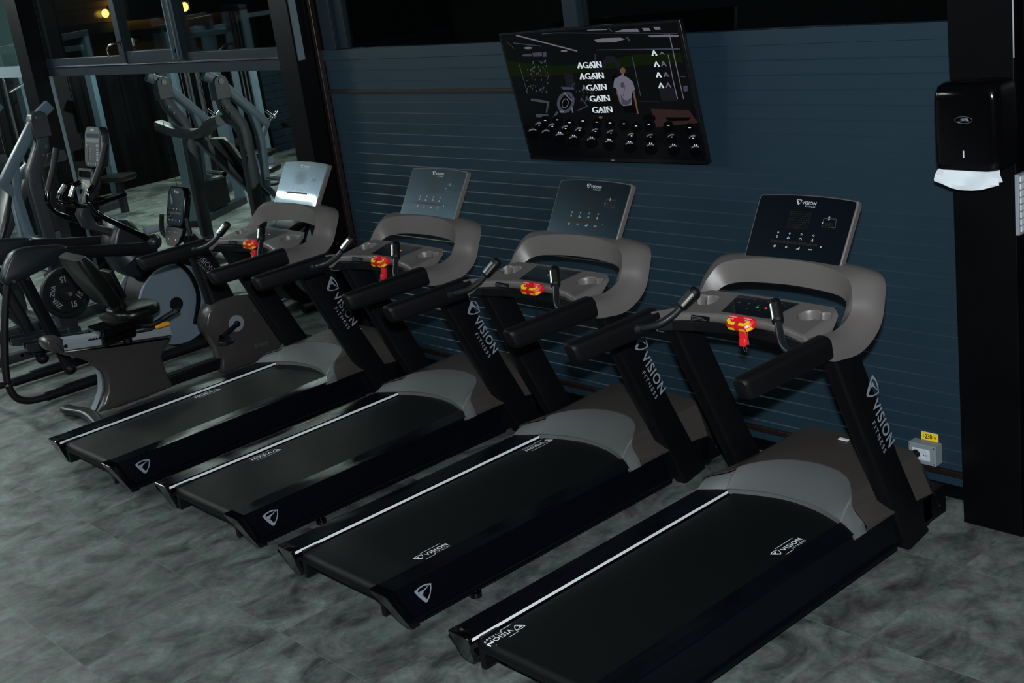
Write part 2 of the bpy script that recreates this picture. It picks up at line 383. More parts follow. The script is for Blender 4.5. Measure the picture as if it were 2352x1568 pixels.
# brown trunking
ct = empty('cable_trunking', (-4.052, YW, 0), 'dark brown cable trunking running down beside the black column with a branch to the television', 'cable trunking')
MB().bx(-.035, -.0, -.04, -.002, 0, 3.55).build('vertical_duct', M['brown'], ct, bevel=.004)
MB().bx(0, 2.25, -.024, -.0035, 1.795, 1.818).build('horizontal_duct', M['brown'], ct, bevel=.003)
# outdoors beyond the glass
structure('ground', MB().bx(-30, 6, YW+.1, 14, -.3, -.1), M['ground'])
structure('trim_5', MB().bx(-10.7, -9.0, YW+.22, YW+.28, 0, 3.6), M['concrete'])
sh = empty('shed', (-14.5, 6.0, 0), 'brown slatted shed outdoors beyond the far left window, lit by an amber lamp', 'shed')
pts = [(.0, 2.16)]
for k in range(16): pts += [(0, 2.16+.10*k+.015), (-.018, 2.16+.10*k+.095)]
pts += [(0, 3.8), (.1, 3.8), (.1, 2.16)]
MB().prism(pts, 'x', -3.0, -.05).build('slatted_wall', M['shed'], sh, smooth=0)
MB().bx(-3.0, 3.4, -.10, .0, 2.02, 2.15).build('gutter', M['frame'], sh, smooth=0)
MB().bx(-3.0, 3.4, .02, .12, -.1, 2.1).build('lower_wall', M['ground'], sh, smooth=0)
def amber(x, y, z, label, power):
    e = empty('wall_lamp', (x, y, z), label, 'lamp', 'amber lamps outside the windows')
    MB().ball((0, 0, 0), .05, 10, (1, 1, 1.2)).build('bulb', M['lampglow'], e)
    l = bpy.data.lights.new('amber_bulb_light', 'POINT'); l.energy = power; l.color = (1, .42, .05); l.shadow_soft_size = .05
    lo = bpy.data.objects.new('amber_bulb_light', l); C.objects.link(lo); lo.location = (x, y-.10, z)
    MB().bx(-.03, .03, .05, .12, -.05, .10).build('bracket', M['black_steel'], e)
amber(-14.75, 5.84, 2.285, 'glowing amber lamp on the slatted shed, seen through the far left window', 26)
amber(-12.43, 5.84, 2.262, 'small dimmer amber lamp outdoors, seen at the top of the middle window', 1.5)
# rest of the room, seen only in the mirrors
lw = []
for k in range(11): lw += [(-13.57, .11*k), (-13.57, .11*k+.102), (-13.585, .11*k+.106)]
structure('wall_left', MB().bx(-14.2, -13.6, -6.5, YW-.01, 0, 3.6), M['black_steel'])
structure('trim_6', MB().prism([(-13.62, 0)]+lw+[(-13.57, 1.21), (-13.54, 1.22), (-13.54, 1.30), (-13.62, 1.30)], 'y', -6.4, -2.86), M['frame'])
structure('wall_rear', MB().bx(-14.2, 5, -6.6, -6.5, 0, 3.6), M['ceil'])

# ceiling luminaires
def luminaire(x0, x1, y, label, leg=None, tube='tube'):
    e = empty('ceiling_light', ((x0+x1)/2, y, 3.3), label, 'ceiling light', 'linear ceiling lights')
    h = (x1-x0)/2
    b = MB().bx(-h, h, -.04, .04, 0, .06); t = MB().bx(-h+.02, h-.02, -.028, .028, -.02, 0)
    if leg: b.bx(h-.08, h, -leg, -.04, 0, .06); t.bx(h-.07, h-.014, -leg+.02, -.03, -.02, 0)
    b.build('housing', M['black_steel'], e, smooth=0); t.build('diffuser', M[tube], e, smooth=0)
    for x in (-h+.1, h-.1): MB().cyl((x, 0, .05), (x, 0, .3), .004, 6).build('suspension_wire', M['black_steel'], e)
luminaire(-8.30, -7.62, -.33, 'short L-shaped linear ceiling light above the press machine', leg=.75)
luminaire(-5.8, -4.9, -.95, 'linear ceiling light above the gap between bikes and treadmills')
luminaire(-4.9, -3.3, -2.9, 'added linear ceiling light above the open floor behind the treadmills')  # unseen lamp, added to brighten the open floor at front left
luminaire(-12.2, -10.2, -1.6, 'added linear ceiling light over the weight machines by the left wall', tube='added_tube')  # unseen lamp, added to brighten the floor in the mirrors
luminaire(-8.2, -6.2, -3.6, 'added linear ceiling light over the rear aisle')  # unseen lamp, added to give the rear floor more light
luminaire(-11.6, -9.8, .6, 'added linear ceiling light over the far left corner', tube='added_tube')  # another unseen lamp added for the brightness of the mirrored floor

# ================================================================== treadmills
YS = 1.0235
def Y(y): return y*YS
def interp(x, xs, ys):
    return float(np.interp(x, xs, ys))
lipX = [0, .10, .14, .185, .24, .285, .33, .385, .415]; lipY = [1.507, 1.503, 1.495, 1.48, 1.462, 1.442, 1.415, 1.375, 1.35]
creX = [0, .10, .175, .22, .26, .285, .30, .33, .36, .415]; creY = [1.705, 1.695, 1.655, 1.615, 1.565, 1.53, 1.505, 1.475, 1.455, 1.43]
creZ = [.300, .300, .300, .299, .297, .293, .285, .276, .272, .250]
topZ = [.318, .317, .314, .311, .306, .302, .298, .290, .272, .238]

def make_treadmill(loc, yaw, label, bl, br, key):
    t = empty('treadmill', loc, label, 'treadmill', 'treadmills facing the dark blue wall', yaw)
    # side rails
    L1 = 1.60
    for s in (-1, 1):
        prof = [(.287, .190), (.287, .214), (.291, .218), (.396, .220), (.402, .216), (.421, .100), (.423, .088), (.437, .085), (.440, .080), (.440, .066), (.436, .062), (.36, .055), (.33, .10), (.33, .185)]
        rings = []
        for yy, k in ((0, 1), (L1, 0)):
            rings.append([(s*x, Y(yy + k*(.220-z)*.42), z) for x, z in prof])
        rl = MB().loft(rings).build('side_rail', M['rail'], t, smooth=30)
        # pale strip on the inner edge
        MB().bx(s*.2858, s*.2872, Y(.004), Y(1.47), .2010, .2132).build('edge_strip', M['silver'], rl, smooth=0)
        # tail cap
        cp = [(.286, .216), (.292, .2225), (.396, .2225), (.404, .217), (.425, .095), (.436, .075), (.432, .048), (.405, .036), (.375, .046), (.352, .085), (.335, .13), (.300, .180)]
        rings = []
        for off, sc in ((-.016, .965), (-.010, 1.0), (.030, 1.0)):
            cx, cz = .365, .135
            rings.append([(s*(cx+(x-cx)*sc), Y(off+(.220-z)*.42), cz+(z-cz)*sc) for x, z in cp])
        c = MB().loft(rings).build('end_cap', M['gloss'], rl, smooth=35)
        MB().box((s*.372, Y(.012)-.012+.035, .135), (.03, .006, .012), (R(23), 0, 0)).build('slot', M['black'], c, smooth=0)
        # inner guide block beside the roller
        MB().bx(s*.272, s*.30, .035, .125, .075, .205).build('roller_bracket', M['black'], rl, bevel=.004)
        # emblem on the outer side
        fr = frame((s*.4135, Y(.157), .1585), (0, 1 if s > 0 else -1, 0), (-s*.164, 0, 1))
        b = MB(); shield(b, fr, 0, 0, .088); b.build('rail_emblem', M['greyprint'], rl, smooth=0, label='pale grey emblem')
    # running deck and belt
    MB().bx(-.272, .272, .10, Y(1.75), .12, .185).bx(-.33, .33, .12, Y(1.9), .05, .075).bx(-.3, -.25, .12, Y(1.9), .05, .14).bx(.25, .3, .12, Y(1.9), .05, .14).build('deck', M['black'], t, smooth=0)
    rr = .030; cy, cz = .052, .170; prof = []
    for k in range(13):
        a = R(90+180*k/12); prof.append((cy+rr*math.cos(a), cz+rr*math.sin(a)))
    prof = prof + [(Y(1.8), cz-rr), (Y(1.8), cz-rr+.003), (cy, cz-rr+.003)] + [(cy+(rr-.003)*math.cos(R(270-180*k/8)), cz+(rr-.003)*math.sin(R(270-180*k/8))) for k in range(9)] + [(Y(1.8), cz+rr-.003), (Y(1.8), cz+rr)]
    belt = MB().prism(prof, 'x', -.268, .268).build('running_belt', M['belt'], t, smooth=40)
    for (yy, side) in ((bl, -1), (br, 1)):
        if yy is None: continue
        if side < 0: fr0 = frame((-.203, Y(yy), cz+rr+.0008), (0, -1, 0), (1, 0, 0))
        else: fr0 = frame((.220, Y(yy), cz+rr+.0008), (0, 1, 0), (-1, 0, 0))
        def fr(p, fr0=fr0):
            q = fr0(p)
            if q.y < cy:
                a = min((cy-q.y)/rr, 2.6); q.y = cy-(rr+.0008)*math.sin(a); q.z = cz+(rr+.0008)*math.cos(a)
            return q
        b = MB(); s_ = .0268
        logo(b, fr, 0, -.4*s_ if side > 0 else -1.2*s_, s_, True)
        b.build('belt_lettering', M['white'], belt, smooth=0, label='white printed lettering')
    # lower cover of one plastic: lit crescent and shaded hood, tones in the colours
    xs = [-.415, -.40, -.375, -.345, -.325, -.305, -.296, -.288, -.28, -.26, -.22, -.175, -.12, -.06, 0]; xs += [-x for x in xs[-2::-1]]
    rows = []
    for v in (0, .03, .045, .07, .25, .5, .75, 1):
        row = []
        for x in xs:
            a = abs(x); ly = interp(a, lipX, lipY); cyy = interp(a, creX, creY); cz2 = interp(a, creX, creZ)
            if v < .035: z = .201 + (v/.03)*.017; yy = ly
            elif v < .05: z = .2195; yy = ly+.007
            else:
                q = (v-.06)/.94; yy = ly+(cyy-ly)*q; z = .222+(cz2-.222)*math.sin(q*math.pi/2*.9)/math.sin(math.pi/2*.9)
            if a > .288 and v > .05: z -= .009*min(1, (a-.288)/.008)
            if a > .41: z = .214
            row.append((x, Y(yy), z))
        rows.append(row)
    rows_in = [[(x, y+.006, z-.006) for x, y, z in r] for r in rows[::-1]]
    MB().loft(rows+rows_in, closed=False).build('cover_crescent', M['taupe_lit'], t, smooth=28)
    rows = []
    for q in (0, .02, .3, .6, .9, 1.0, 1.06, 1.12, 1.16, 1.165):
        row = []
        for x in xs:
            a = abs(x); cyy = interp(a, creX, creY); z0 = interp(a, creX, creZ); z1 = interp(a, creX, topZ)
            ye = 2.0-.10*max(0, a-.26)/.15
            if q <= 1:
                yy = cyy+(ye-cyy)*q; z = z0-.004 if q == 0 else z0+(z1-z0)*math.sin(min(1, q*1.3)*math.pi/2)*(1 if a < .3 else .6)
                if a > .3: z -= (a-.3)*.45*q
            else:
                yy = ye+{1.06: .035, 1.12: .055, 1.16: .065, 1.165: .065}[q]; z = z1-{1.06: .045, 1.12: .11, 1.16: .16, 1.165: .20}[q]-max(0, a-.3)*.4
                z = max(z, .10)
            row.append((x, Y(yy), z))
        rows.append(row)
    hood = MB().loft(rows, closed=False)
    for s in (-1, 1):   # side skirts
        edge = [r[0 if s < 0 else -1] for r in rows[:6]]
        hood.loft([[ (x, y, z), (x+s*.005, y, min(z-.004, .235)), (x+s*.003, y, min(.212, z-.006))] for x, y, z in edge], closed=False)
    hd = hood.build('motor_cover', M['taupe_shaded'], t, smooth=30)
    MB().box((-.03, Y(1.93), .322), (.05, .022, .004), (0, 0, 0)).build('cover_badge', M['silver'], hd, bevel=.004)
    MB().bx(-.395, .395, Y(1.50), Y(1.93), .05, .205).bx(-.395, .395, Y(1.86), Y(2.035), .04, .165).build('base_frame', M['black'], t, bevel=.006, smooth=0)
    MB().cyl((.33, 1.99, .036), (.36, 1.99, .036), .036, 18).build('transport_wheel', M['rubber'], t)
    for s in (-1, 1):
        f = MB().cyl((s*.376, .442, 0), (s*.376, .442, .022), .026, 20).cyl((s*.376, .442, .022), (s*.376, .442, .10), .007, 10).ring((s*.376, .442, .05), (0, 0, 1), .004, .014, .010, 10).build('levelling_foot', M['gloss'], t)
    # uprights
    for s in (-1, 1):
        sec = rrect(.16, .072, .016, 3); rings = []
        # bottom (y 1.79, z .03)  top (y 1.37, z .98)
        B = [(1.786, .022), (1.60, .43), (1.44, .80), (1.365, .985)]
        for i, (yy, zz) in enumerate(B):
            k = 1.0 if i < 3 else .97
            rings.append([(s*.386 + q[1]*(1 if s > 0 else 1), Y(yy) + q[0]*k, zz+(.012 if i == 0 else 0)*0 + q[0]*.18*(1 if i == 0 else 0)) for q in sec])
        upr = MB().loft(rings).build('upright', M['black'], t, smooth=40, label=None)
        d = Vector((0, .42*YS, -.95)).normalized(); v = Vector((0, d.z*-1, d.y)); v = Vector((0, -d.z, d.y))
        fr = frame((s*.386+.0365*(1 if s > 0 else -1), Y(1.487), .825), d, v)
        if s < 0: fr = frame((s*.386-.0365, Y(1.458), .825), d, -v)
        b = MB(); logo(b, fr, -.005 if s > 0 else -.005, -.02, .054); b.build('upright_lettering', M['greyprint'], upr, smooth=0, label='grey printed lettering')
    # padded side arms
    for s in (-1, 1):
        sec = [(p[0], p[1]) for p in rrect(.068, .090, .024, 4)]
        rings = []
        for yy, k, dz in ((.768, .80, 0), (.776, .93, 0), (.79, 1, 0), (1.0, 1.03, .0), (1.24, 1.08, 0)):
            rings.append([(s*.418+q[0]*k, Y(yy)-(q[1]*k)*.33*(1 if yy < 1.2 else .42), 1.043+q[1]*k+dz) for q in sec])
        MB().loft(rings).build('armrest', M['rubber'], t, smooth=50)
    # sweeping console ring
    A = [(.386, 1.215, 1.00), (.368, 1.36, 1.028), (.338, 1.455, 1.056), (.318, 1.515, 1.088), (.288, 1.562, 1.112), (.20, 1.590, 1.124), (0, 1.602, 1.130)]
    B_ = [(.386, 1.195, 1.090), (.380, 1.360, 1.066), (.370, 1.470, 1.092), (.355, 1.515, 1.145), (.305, 1.560, 1.205), (.17, 1.600, 1.226), (0, 1.612, 1.232)]
    Mm = [(.440, 1.205, 1.084), (.443, 1.385, 1.050), (.446, 1.520, 1.075), (.432, 1.575, 1.155), (.372, 1.625, 1.228), (.20, 1.650, 1.244), (0, 1.655, 1.248)]
    Cc = [(.455, 1.250, .990), (.453, 1.410, .972), (.450, 1.535, 1.022), (.438, 1.600, 1.110), (.385, 1.668, 1.195), (.21, 1.700, 1.215), (0, 1.705, 1.218)]
    D = [(.388, 1.252, .984), (.390, 1.42, .985), (.380, 1.52, 1.035), (.360, 1.580, 1.090), (.310, 1.640, 1.130), (.17, 1.670, 1.140), (0, 1.675, 1.142)]
    rails = []
    for P in (A, B_, Mm, Cc, D):
        full = P + [(-x, y, z) for x, y, z in P[-2::-1]]
        rails.append(spline([(x, Y(y), z) for x, y, z in full], 5))
    n = len(rails[0]); rings = []
    for i in range(n):
        a, b, mm, c, d = [r[i] for r in rails]
        ring = [a, a.lerp(b, .5), b]
        for k in (.25, .5, .75):      # bulged outer face b -> mm -> c (quadratic)
            ring.append(b*(1-k)**2 + mm*2*k*(1-k)*1.0 + c*k*k)
        ring += [c, c.lerp(d, .5)+(c-a)*.03, d]
        rings.append(ring)
    MB().loft(rings).build('console_ring', M['taupe'], t, smooth=46)
    # lower tray with keypad and bottle holders
    def trz(y): return 1.088+(y-1.30)*.14
    outl = [(-.385, 1.20), (-.33, 1.232), (-.24, 1.262), (-.12, 1.287), (0, 1.294), (.12, 1.287), (.24, 1.262), (.33, 1.232), (.385, 1.20), (.378, 1.34), (.345, 1.435), (.30, 1.472), (.15, 1.478), (0, 1.48), (-.15, 1.478), (-.30, 1.472), (-.345, 1.435), (-.378, 1.34)]
    # top skin with two bottle wells cut by triangulating around circles
    import bmesh
    wells = [(.250, 1.388, .042), (.305, 1.396, .029), (-.250, 1.388, .042), (-.305, 1.396, .029)]
    bm = bmesh.new()
    def nearwell(x, y):
        for wx, wy, wr in wells:
            if math.hypot(x-wx, (y-wy)*YS) < wr: return True
        return False
    NX, NY = 260, 96
    def oy0(x): return float(np.interp(x, [p[0] for p in outl[:9]], [p[1] for p in outl[:9]]))
    def oy1(x): return float(np.interp(x, [p[0] for p in outl[9:][::-1]], [p[1] for p in outl[9:][::-1]])) if abs(x) < .378 else 1.34
    grid = []
    for i in range(NX+1):
        x = -.385+.77*i/NX; col = []
        for j in range(NY+1):
            q = j/NY; yy = oy0(x)+(oy1(x)-oy0(x))*q; z = trz(yy)
            z -= .008*max(0, 1-q/.06)**2
            e_ = min(1, max(0, (abs(x)-.325)/.05)); z -= .030*e_*e_*(3-2*e_)
            dep = 0
            for wx, wy, wr in wells:
                dd = math.hypot(x-wx, (yy-wy)*YS); 
                if dd < wr+.005: dep = max(dep, min(1, (wr+.005-dd)/.009))
            z -= .055*dep*dep*(3-2*dep)
            col.append(bm.verts.new((x, Y(yy), z)))
        grid.append(col)
    for i in range(NX):
        for j in range(NY): bm.faces.new((grid[i][j], grid[i+1][j], grid[i+1][j+1], grid[i][j+1]))
    # front lip
    low = []
    for i in range(NX+1):
        v = grid[i][0].co; a = bm.verts.new((v.x, v.y+.004, v.z-.022)); b2 = bm.verts.new((v.x, v.y+.016, 1.046)); low.append((a, b2))
    for i in range(NX):
        bm.faces.new((grid[i][0], low[i][0], low[i+1][0], grid[i+1][0])); bm.faces.new((low[i][0], low[i][1], low[i+1][1], low[i+1][0]))
    bmesh.ops.recalc_face_normals(bm, faces=bm.faces)
    me = bpy.data.meshes.new('console_tray'); bm.to_mesh(me); bm.free(); me.shade_smooth(); me.set_sharp_from_angle(angle=R(50)); me.materials.append(M['taupe'])
    tray = bpy.data.objects.new('console_tray', me); C.objects.link(tray); tray.parent = t
    under = [(x*.985, Y(y)+(.012 if i < 9 else 0)) for i, (x, y) in enumerate(outl)]
    MB().prism(under, 'z', 1.000, 1.046).build('tray_underside', M['black'], t, bevel=.006, smooth=0)
    kp = MB().use(M['screen']).add([(-.118, Y(1.312), trz(1.312)+.0015), (.118, Y(1.312), trz(1.312)+.0015), (.150, Y(1.462), trz(1.462)+.0015), (-.150, Y(1.462), trz(1.462)+.0015)], [(0, 1, 2, 3)]).use(M['dimprint'])
    kf = frame((0, Y(1.39), trz(1.39)+.0025), (1, 0, 0), (0, 1, .137))
    for i in range(8): kp.add([kf((-.12+.034*i+a, .05+b)) for a, b in rrect(.008, .006, .003, 1)], [tuple(range(8))])
    for i in range(5): kp.add([kf((-.10+.05*i+a, .012+b)) for a, b in rrect(.012, .006, .003, 1)], [tuple(range(8))])
    for i in range(4): kp.add([kf((-.09+.06*i+a, -.03+b)) for a, b in rrect(.010, .005, .002, 1)], [tuple(range(8))])
    kp.use(M['led_green']).add([kf((.006+a, -.004+b)) for a, b in ((-.006, -.006), (.006, 0), (-.006, .006))], [(0, 1, 2)])
    kp.use(M['led_red']).add([kf((.045+a, -.004+b)) for a, b in rrect(.012, .008, .003, 2)], [tuple(range(12))])
    kp.build('keypad', M['screen'], tray, smooth=0, label='black keypad with small lights')
    lf = frame((-.19, Y(1.268)-.002, 1.066), (1, .10, 0), (0, .25, 1))
    b = MB().use(M['screen']).add([lf(p) for p in ((-.045, -.010), (.045, -.012), (.045, .010), (-.045, .012))], [(0, 1, 2, 3)]).use(M['dimprint']); lf2 = frame((-.19, Y(1.268)-.0035, 1.066), (1, .10, 0), (0, .25, 1))
    for k in range(3): b.add([lf2(p) for p in ((-.04, .004-.005*k), (.01+.01*k, .004-.005*k), (.01+.01*k, .0055-.005*k), (-.04, .0055-.005*k))], [(0, 1, 2, 3)])
    b.build('warning_label', M['screen'], tray, smooth=0)
    # emergency stop
    so = (.010, Y(1.272), 1.072)
    yb = MB().use(M['red']).loft([[(so[0]+x*k, so[1]+y*k-.0, so[2]+z) for x, y in [(-.066, .014), (-.055, .026), (.055, .026), (.066, .014), (.064, -.010), (.045, -.030), (-.045, -.030), (-.064, -.010)]] for z, k in ((-.020, .82), (-.012, 1), (.008, 1), (.016, .88))])
    yb.use(M['yellow'])
    for s in (-1, 1):
        yb.add([(so[0]+s*x, so[1]+y, so[2]+.0175) for x, y in ((.010, -.026), (.038, -.026), (.056, -.008), (.050, .006), (.032, -.012), (.010, -.012))], [(0, 1, 2, 3, 4, 5) if s > 0 else (5, 4, 3, 2, 1, 0)])
        yb.add([(so[0]+s*x, so[1]-.0335 if z < 1.08 else so[1]-.031, z) for x, z in ((.012, 1.064), (.042, 1.064), (.042, 1.079), (.012, 1.079))], [(0, 1, 2, 3)])
        yb.add([(so[0]+s*x, so[1]+y, z) for x, y, z in ((.046, -.031, 1.064), (.064, -.012, 1.064), (.064, -.012, 1.078), (.046, -.031, 1.078))], [(0, 1, 2, 3)])
    yb.use(M['white']); sf = frame((so[0]-.054, so[1]+.004, so[2]+.0178), (1, 0, 0), (0, 1, 0))
    for dx in (0, .072): put_text(yb, sf, 'Emergency', dx, .006, .006, .038); put_text(yb, sf, 'Stop', dx+.010, -.004, .006, .018)
    ca, sa = math.cos(R(32)), math.sin(R(32))
    yb.v = [(x, so[1]+(y-so[1])*ca-(z-so[2])*sa, so[2]+(y-so[1])*sa+(z-so[2])*ca) for x, y, z in yb.v]
    yb.build('stop_button', M['red'], t, smooth=30, label='red emergency stop with yellow bars')
    # safety key on its cord
    if key == 'clip':
        k = MB().box((so[0]+.006, so[1]+.004, 1.013), (.034, .016, .062), (R(6), 0, R(8))).box((so[0]+.006, so[1]-.006, .995), (.028, .010, .034), (R(-8), 0, R(8))).build('safety_key', M['red'], t, bevel=.005, smooth=40)
        MB().ring((so[0]+.016, so[1]-.004, .968), (.3, 1, .1), .010, .013, .002, 20).tube([(so[0]+.026, so[1]+.004, 1.05), (so[0]+.029, so[1]+.004, .985)], .0015, 5).build('key_ring', M['steel'], k)
    elif key == 'tilt':
        k = MB().box((so[0]+.010, so[1]+.004, 1.006), (.036, .018, .070), (0, R(14), 0)).box((so[0]+.004, so[1]-.007, .985), (.030, .010, .034), (0, R(14), 0)).build('safety_key', M['red'], t, bevel=.005, smooth=40)
        MB().box((so[0]-.004, so[1]-.008, .966), (.018, .012, .014)).build('key_ring', M['steel'], k)
    else:
        k = MB().box((so[0]+.006, so[1]+.010, .900), (.030, .014, .05)).build('safety_key', M['red'], t, bevel=.004, smooth=40)
        MB().tube([(so[0]+.004, so[1]+.008, 1.05), (so[0]+.005, so[1]+.010, .92)], .002, 6).box((so[0]+.004, so[1]+.008, 1.032), (.03, .012, .018)).build('key_cord', M['black'], k)
    # heart-rate grips
    for s in (-1, 1):
        p = spline([(s*.402, Y(1.11), 1.048), (s*.365, Y(1.120), 1.050), (s*.305, Y(1.150), 1.064), (s*.262, Y(1.190), 1.095), (s*.238, Y(1.215), 1.125)], 5)
        g = MB().tube(p, .0145, 12).cyl((s*.40, Y(1.10), 1.045), (s*.372, Y(1.115), 1.049), .021, 14).build('handgrip', M['dark_grey'], t)
        h0, h1 = Vector((s*.240, Y(1.213), 1.122)), Vector((s*.190, Y(1.262), 1.188))
        MB().tube([h0, h0.lerp(h1, .06), h0.lerp(h1, .5), h0.lerp(h1, .93), h1, h1+(h1-h0)*.05], lambda q: [.016, .022, .0235, .0235, .021, .012][min(5, int(q*5.01))], 14).build('grip_sleeve', M['rubber'], g, smooth=60)
        dv = (h1-h0).normalized(); nn = Vector((.25, -.72, .55)); nn = (nn-dv*nn.dot(dv)).normalized(); sd = dv.cross(nn)
        rings = []
        for q in (.12, .80):
            c0 = h0.lerp(h1, q); rings.append([c0+(nn*math.cos(a)+sd*math.sin(a))*.0242 for a in [R(-48+12*k) for k in range(9)]])
        MB().loft(rings, closed=False).build('sensor_plate', M['steel'], g)
    # display
    tilt = Vector((0, .148, .235)); tilt = Vector((0, Y(1.762)-Y(1.618), .236)); dn = Vector((0, -tilt.z, tilt.y)).normalized(); tl = tilt.length
    fr = frame((0, Y(1.616), 1.224), (1, 0, 0), tilt)
    fv = lambda p, dpt: fr(p)+dn*dpt
    arch = lambda k: tl-.006+.010*(1-(k)**2)
    out = [(-.236, -.001), (.236, -.001)] + [(.240, tl-.022), (.236, tl-.008)] + [(.225*k, arch(k)) for k in (1, .75, .5, .25, 0, -.25, -.5, -.75, -1)] + [(-.236, tl-.008), (-.240, tl-.022)]
    rings = [[fv(p, -.034) for p in [(x*.96, max(y, .03)-.004) for x, y in out]], [fv(p, -.026) for p in out], [fv(p, -.003) for p in out], [fv((x*.985, y-.003), .0) for x, y in out]]
    disp = MB().loft(rings).build('display', M['taupe'], t, smooth=30)
    gl = [(x*.972, max(y-.005, .001)) for x, y in out]
    b = MB().use(M['screen']).add([fv(p, .0012) for p in gl], [tuple(range(len(gl)))]).use(M['icon'])
    hom = homography([(1303, 150), (1882, 190), (1775, 585), (1197, 530)], [(-.234, tl-.008), (.234, tl-.008), (.234, 0), (-.234, 0)])
    fi = lambda p: fr(p)+dn*.0022
    x0, y0 = hom(1522, 197)
    logo(b, fi, x0-.005, y0-.006, .0155)
    def blob(px, py, sc=1, n=4):
        x, y = hom(px, py); b.add([fi((x+a*sc, y+c*sc)) for a, c in rrect(.006, .008, .0028, 2)], [tuple(range(12))])
    def outl_ring(px, py, r=.005):
        x, y = hom(px, py); band(b, fi, [(x+r*math.cos(k*.785), y+r*math.sin(k*.785)) for k in range(8)], [(x+r*.6*math.cos(k*.785), y+r*.6*math.sin(k*.785)) for k in range(8)])
    for px, py in ((1407, 382), (1477, 387), (1548, 393), (1621, 398)): outl_ring(px, py, .0042)
    outl_ring(1400, 407, .005)
    for px, py, kind in ((1470, 413, 't'), (1542, 420, 'a'), (1613, 425, 'f')):
        x, y = hom(px, py)
        if kind == 't': band(b, fi, [(x-.008, y-.005), (x+.008, y-.005), (x-.003, y+.006)], [(x-.004, y-.003), (x+.004, y-.003), (x-.002, y+.002)])
        elif kind == 'a': band(b, fi, [(x-.007, y-.004), (x-.004, y+.004), (x+.004, y+.004), (x+.007, y-.004)], [(x-.005, y-.004), (x-.003, y+.002), (x+.003, y+.002), (x+.005, y-.004)])
        else: band(b, fi, [(x-.005, y-.006), (x+.005, y-.006), (x+.001, y+.007)], [(x-.002, y-.006), (x+.002, y-.006), (x, y)])
    outl_ring(1385, 464, .0055); outl_ring(1455, 470, .005); blob(1664, 467, .8); blob(1674, 323, .9); outl_ring(1715, 289, .004); outl_ring(1713, 301, .004)
    x, y = hom(1527, 478)
    for k in range(4): b.add([fi((x-.008+.004*k+a, y-.004+c*(k+1)*.25)) for a, c in ((0, 0), (.003, 0), (.003, .010), (0, .010))], [(0, 1, 2, 3)])
    x, y = hom(1590, 484); put_text(b, fi, 'METS', x, y-.002, .005, .018, bold=.03)
    q = [hom(*p) for p in ((1682, 294), (1757, 298), (1750, 352), (1668, 346))]; cx = sum(p[0] for p in q)/4; cyq = sum(p[1] for p in q)/4
    b.use(M['dimprint']); band(b, fi, q, [(cx+(a-cx)*.955, cyq+(c-cyq)*.93) for a, c in q]); b.use(M['amber_dots'])
    p0 = hom(1485, 255); p1 = hom(1618, 350)
    for i in range(14):
        for j in range(9):
            x = p0[0]+(.105)*i/14; y = p0[1]-.078*j/9
            b.add([fi((x+a, y+c)) for a, c in ((0, 0), (.0035, 0), (.0035, .004), (0, .004))], [(0, 1, 2, 3)])
    p0 = hom(1362, 436)
    for i in range(34): b.add([fi((p0[0]+.228*i/34+a, p0[1]-.003+c)) for a, c in ((0, 0), (.004, 0), (.004, .011), (0, .011))], [(0, 1, 2, 3)])
    p0 = hom(1688, 340); put_text(b, fi, '888', p0[0], p0[1], .014, .036)
    b.build('display_glass', M['screen'], disp, smooth=0, label='glossy black panel with pale lettering and icons')
    return t

make_treadmill((0, 0, 0), 0, 'treadmill nearest the camera, black console screen and long empty belt, beside the right column', .195, 1.101, 'clip')
make_treadmill((-1.2127, .0126, 0), .0041, 'third treadmill from the left, console screen glowing pale blue at its lower left corner', 1.462, .268, 'cord')
make_treadmill((-2.4343, .0447, 0), .0073, 'second treadmill from the left, flanked on both sides by other treadmills, nearer the bikes', .61, None, 'tilt')
make_treadmill((-3.6731, -.0044, 0), .0139, 'leftmost treadmill, beside the recumbent bike, bright ceiling light reflected in its console screen', 1.0, None, 'tilt')

# ================================================================== television
tv = empty('television', (-1.478, 2.21, 1.4595), 'black television tilted forward on the blue wall, showing a dark gym picture', 'television')
tu = Vector((1, 0, .0165)).normalized(); tvv = Vector((0, -.110, .684)).normalized(); tn = tu.cross(tvv)
TW, TH = 1.240, .693
tf = lambda p, d=0: tu*p[0]+tvv*p[1]+tn*d
b = MB(); out = [(-TW/2, 0), (TW/2, 0), (TW/2, TH), (-TW/2, TH)]; inn = [(x*.82, TH/2+(y-TH/2)*.72) for x, y in out]
b.loft([[tf(p, -.055) for p in inn], [tf(p, -.022) for p in out], [tf(p, .002) for p in out]])
b.build('television_case', M['tvbody'], tv, bevel=.0025, smooth=30)
MB().add([tf((x, y), .0075) for x, y in ((-TW/2+.010, .020), (TW/2-.010, .020), (TW/2-.010, TH-.010), (-TW/2+.010, TH-.010))], [(0, 1, 2, 3)]).build('television_screen', mat('tv_panel', (.001, .001, .0015), .16, spec=.15, emis=(.25, .32, .42), es=.004), tv, smooth=0)
band_ = MB(); 
band(band_, lambda p: tf(p, .009), out, [(-TW/2+.009, .019), (TW/2-.009, .019), (TW/2-.009, TH-.009), (-TW/2+.009, TH-.009)])
band_.build('bezel', M['tvbody'], tv, smooth=0)
MB().add([tf((x, y), .0100) for x, y in ((-.012, .006), (.012, .006), (.012, .010), (-.012, .010))], [(0, 1, 2, 3)]).build('maker_badge', M['greyprint'], tv, smooth=0)
MB().loft([[tf((-.16, .15), -.052), tf((.16, .15), -.052), tf((.16, .5), -.052), tf((-.16, .5), -.052)], [Vector((-.16, .073, .16)), Vector((.16, .073, .16)), Vector((.16, .073, .46)), Vector((-.16, .073, .46))]]).build('wall_bracket', M['black_steel'], tv, smooth=0)
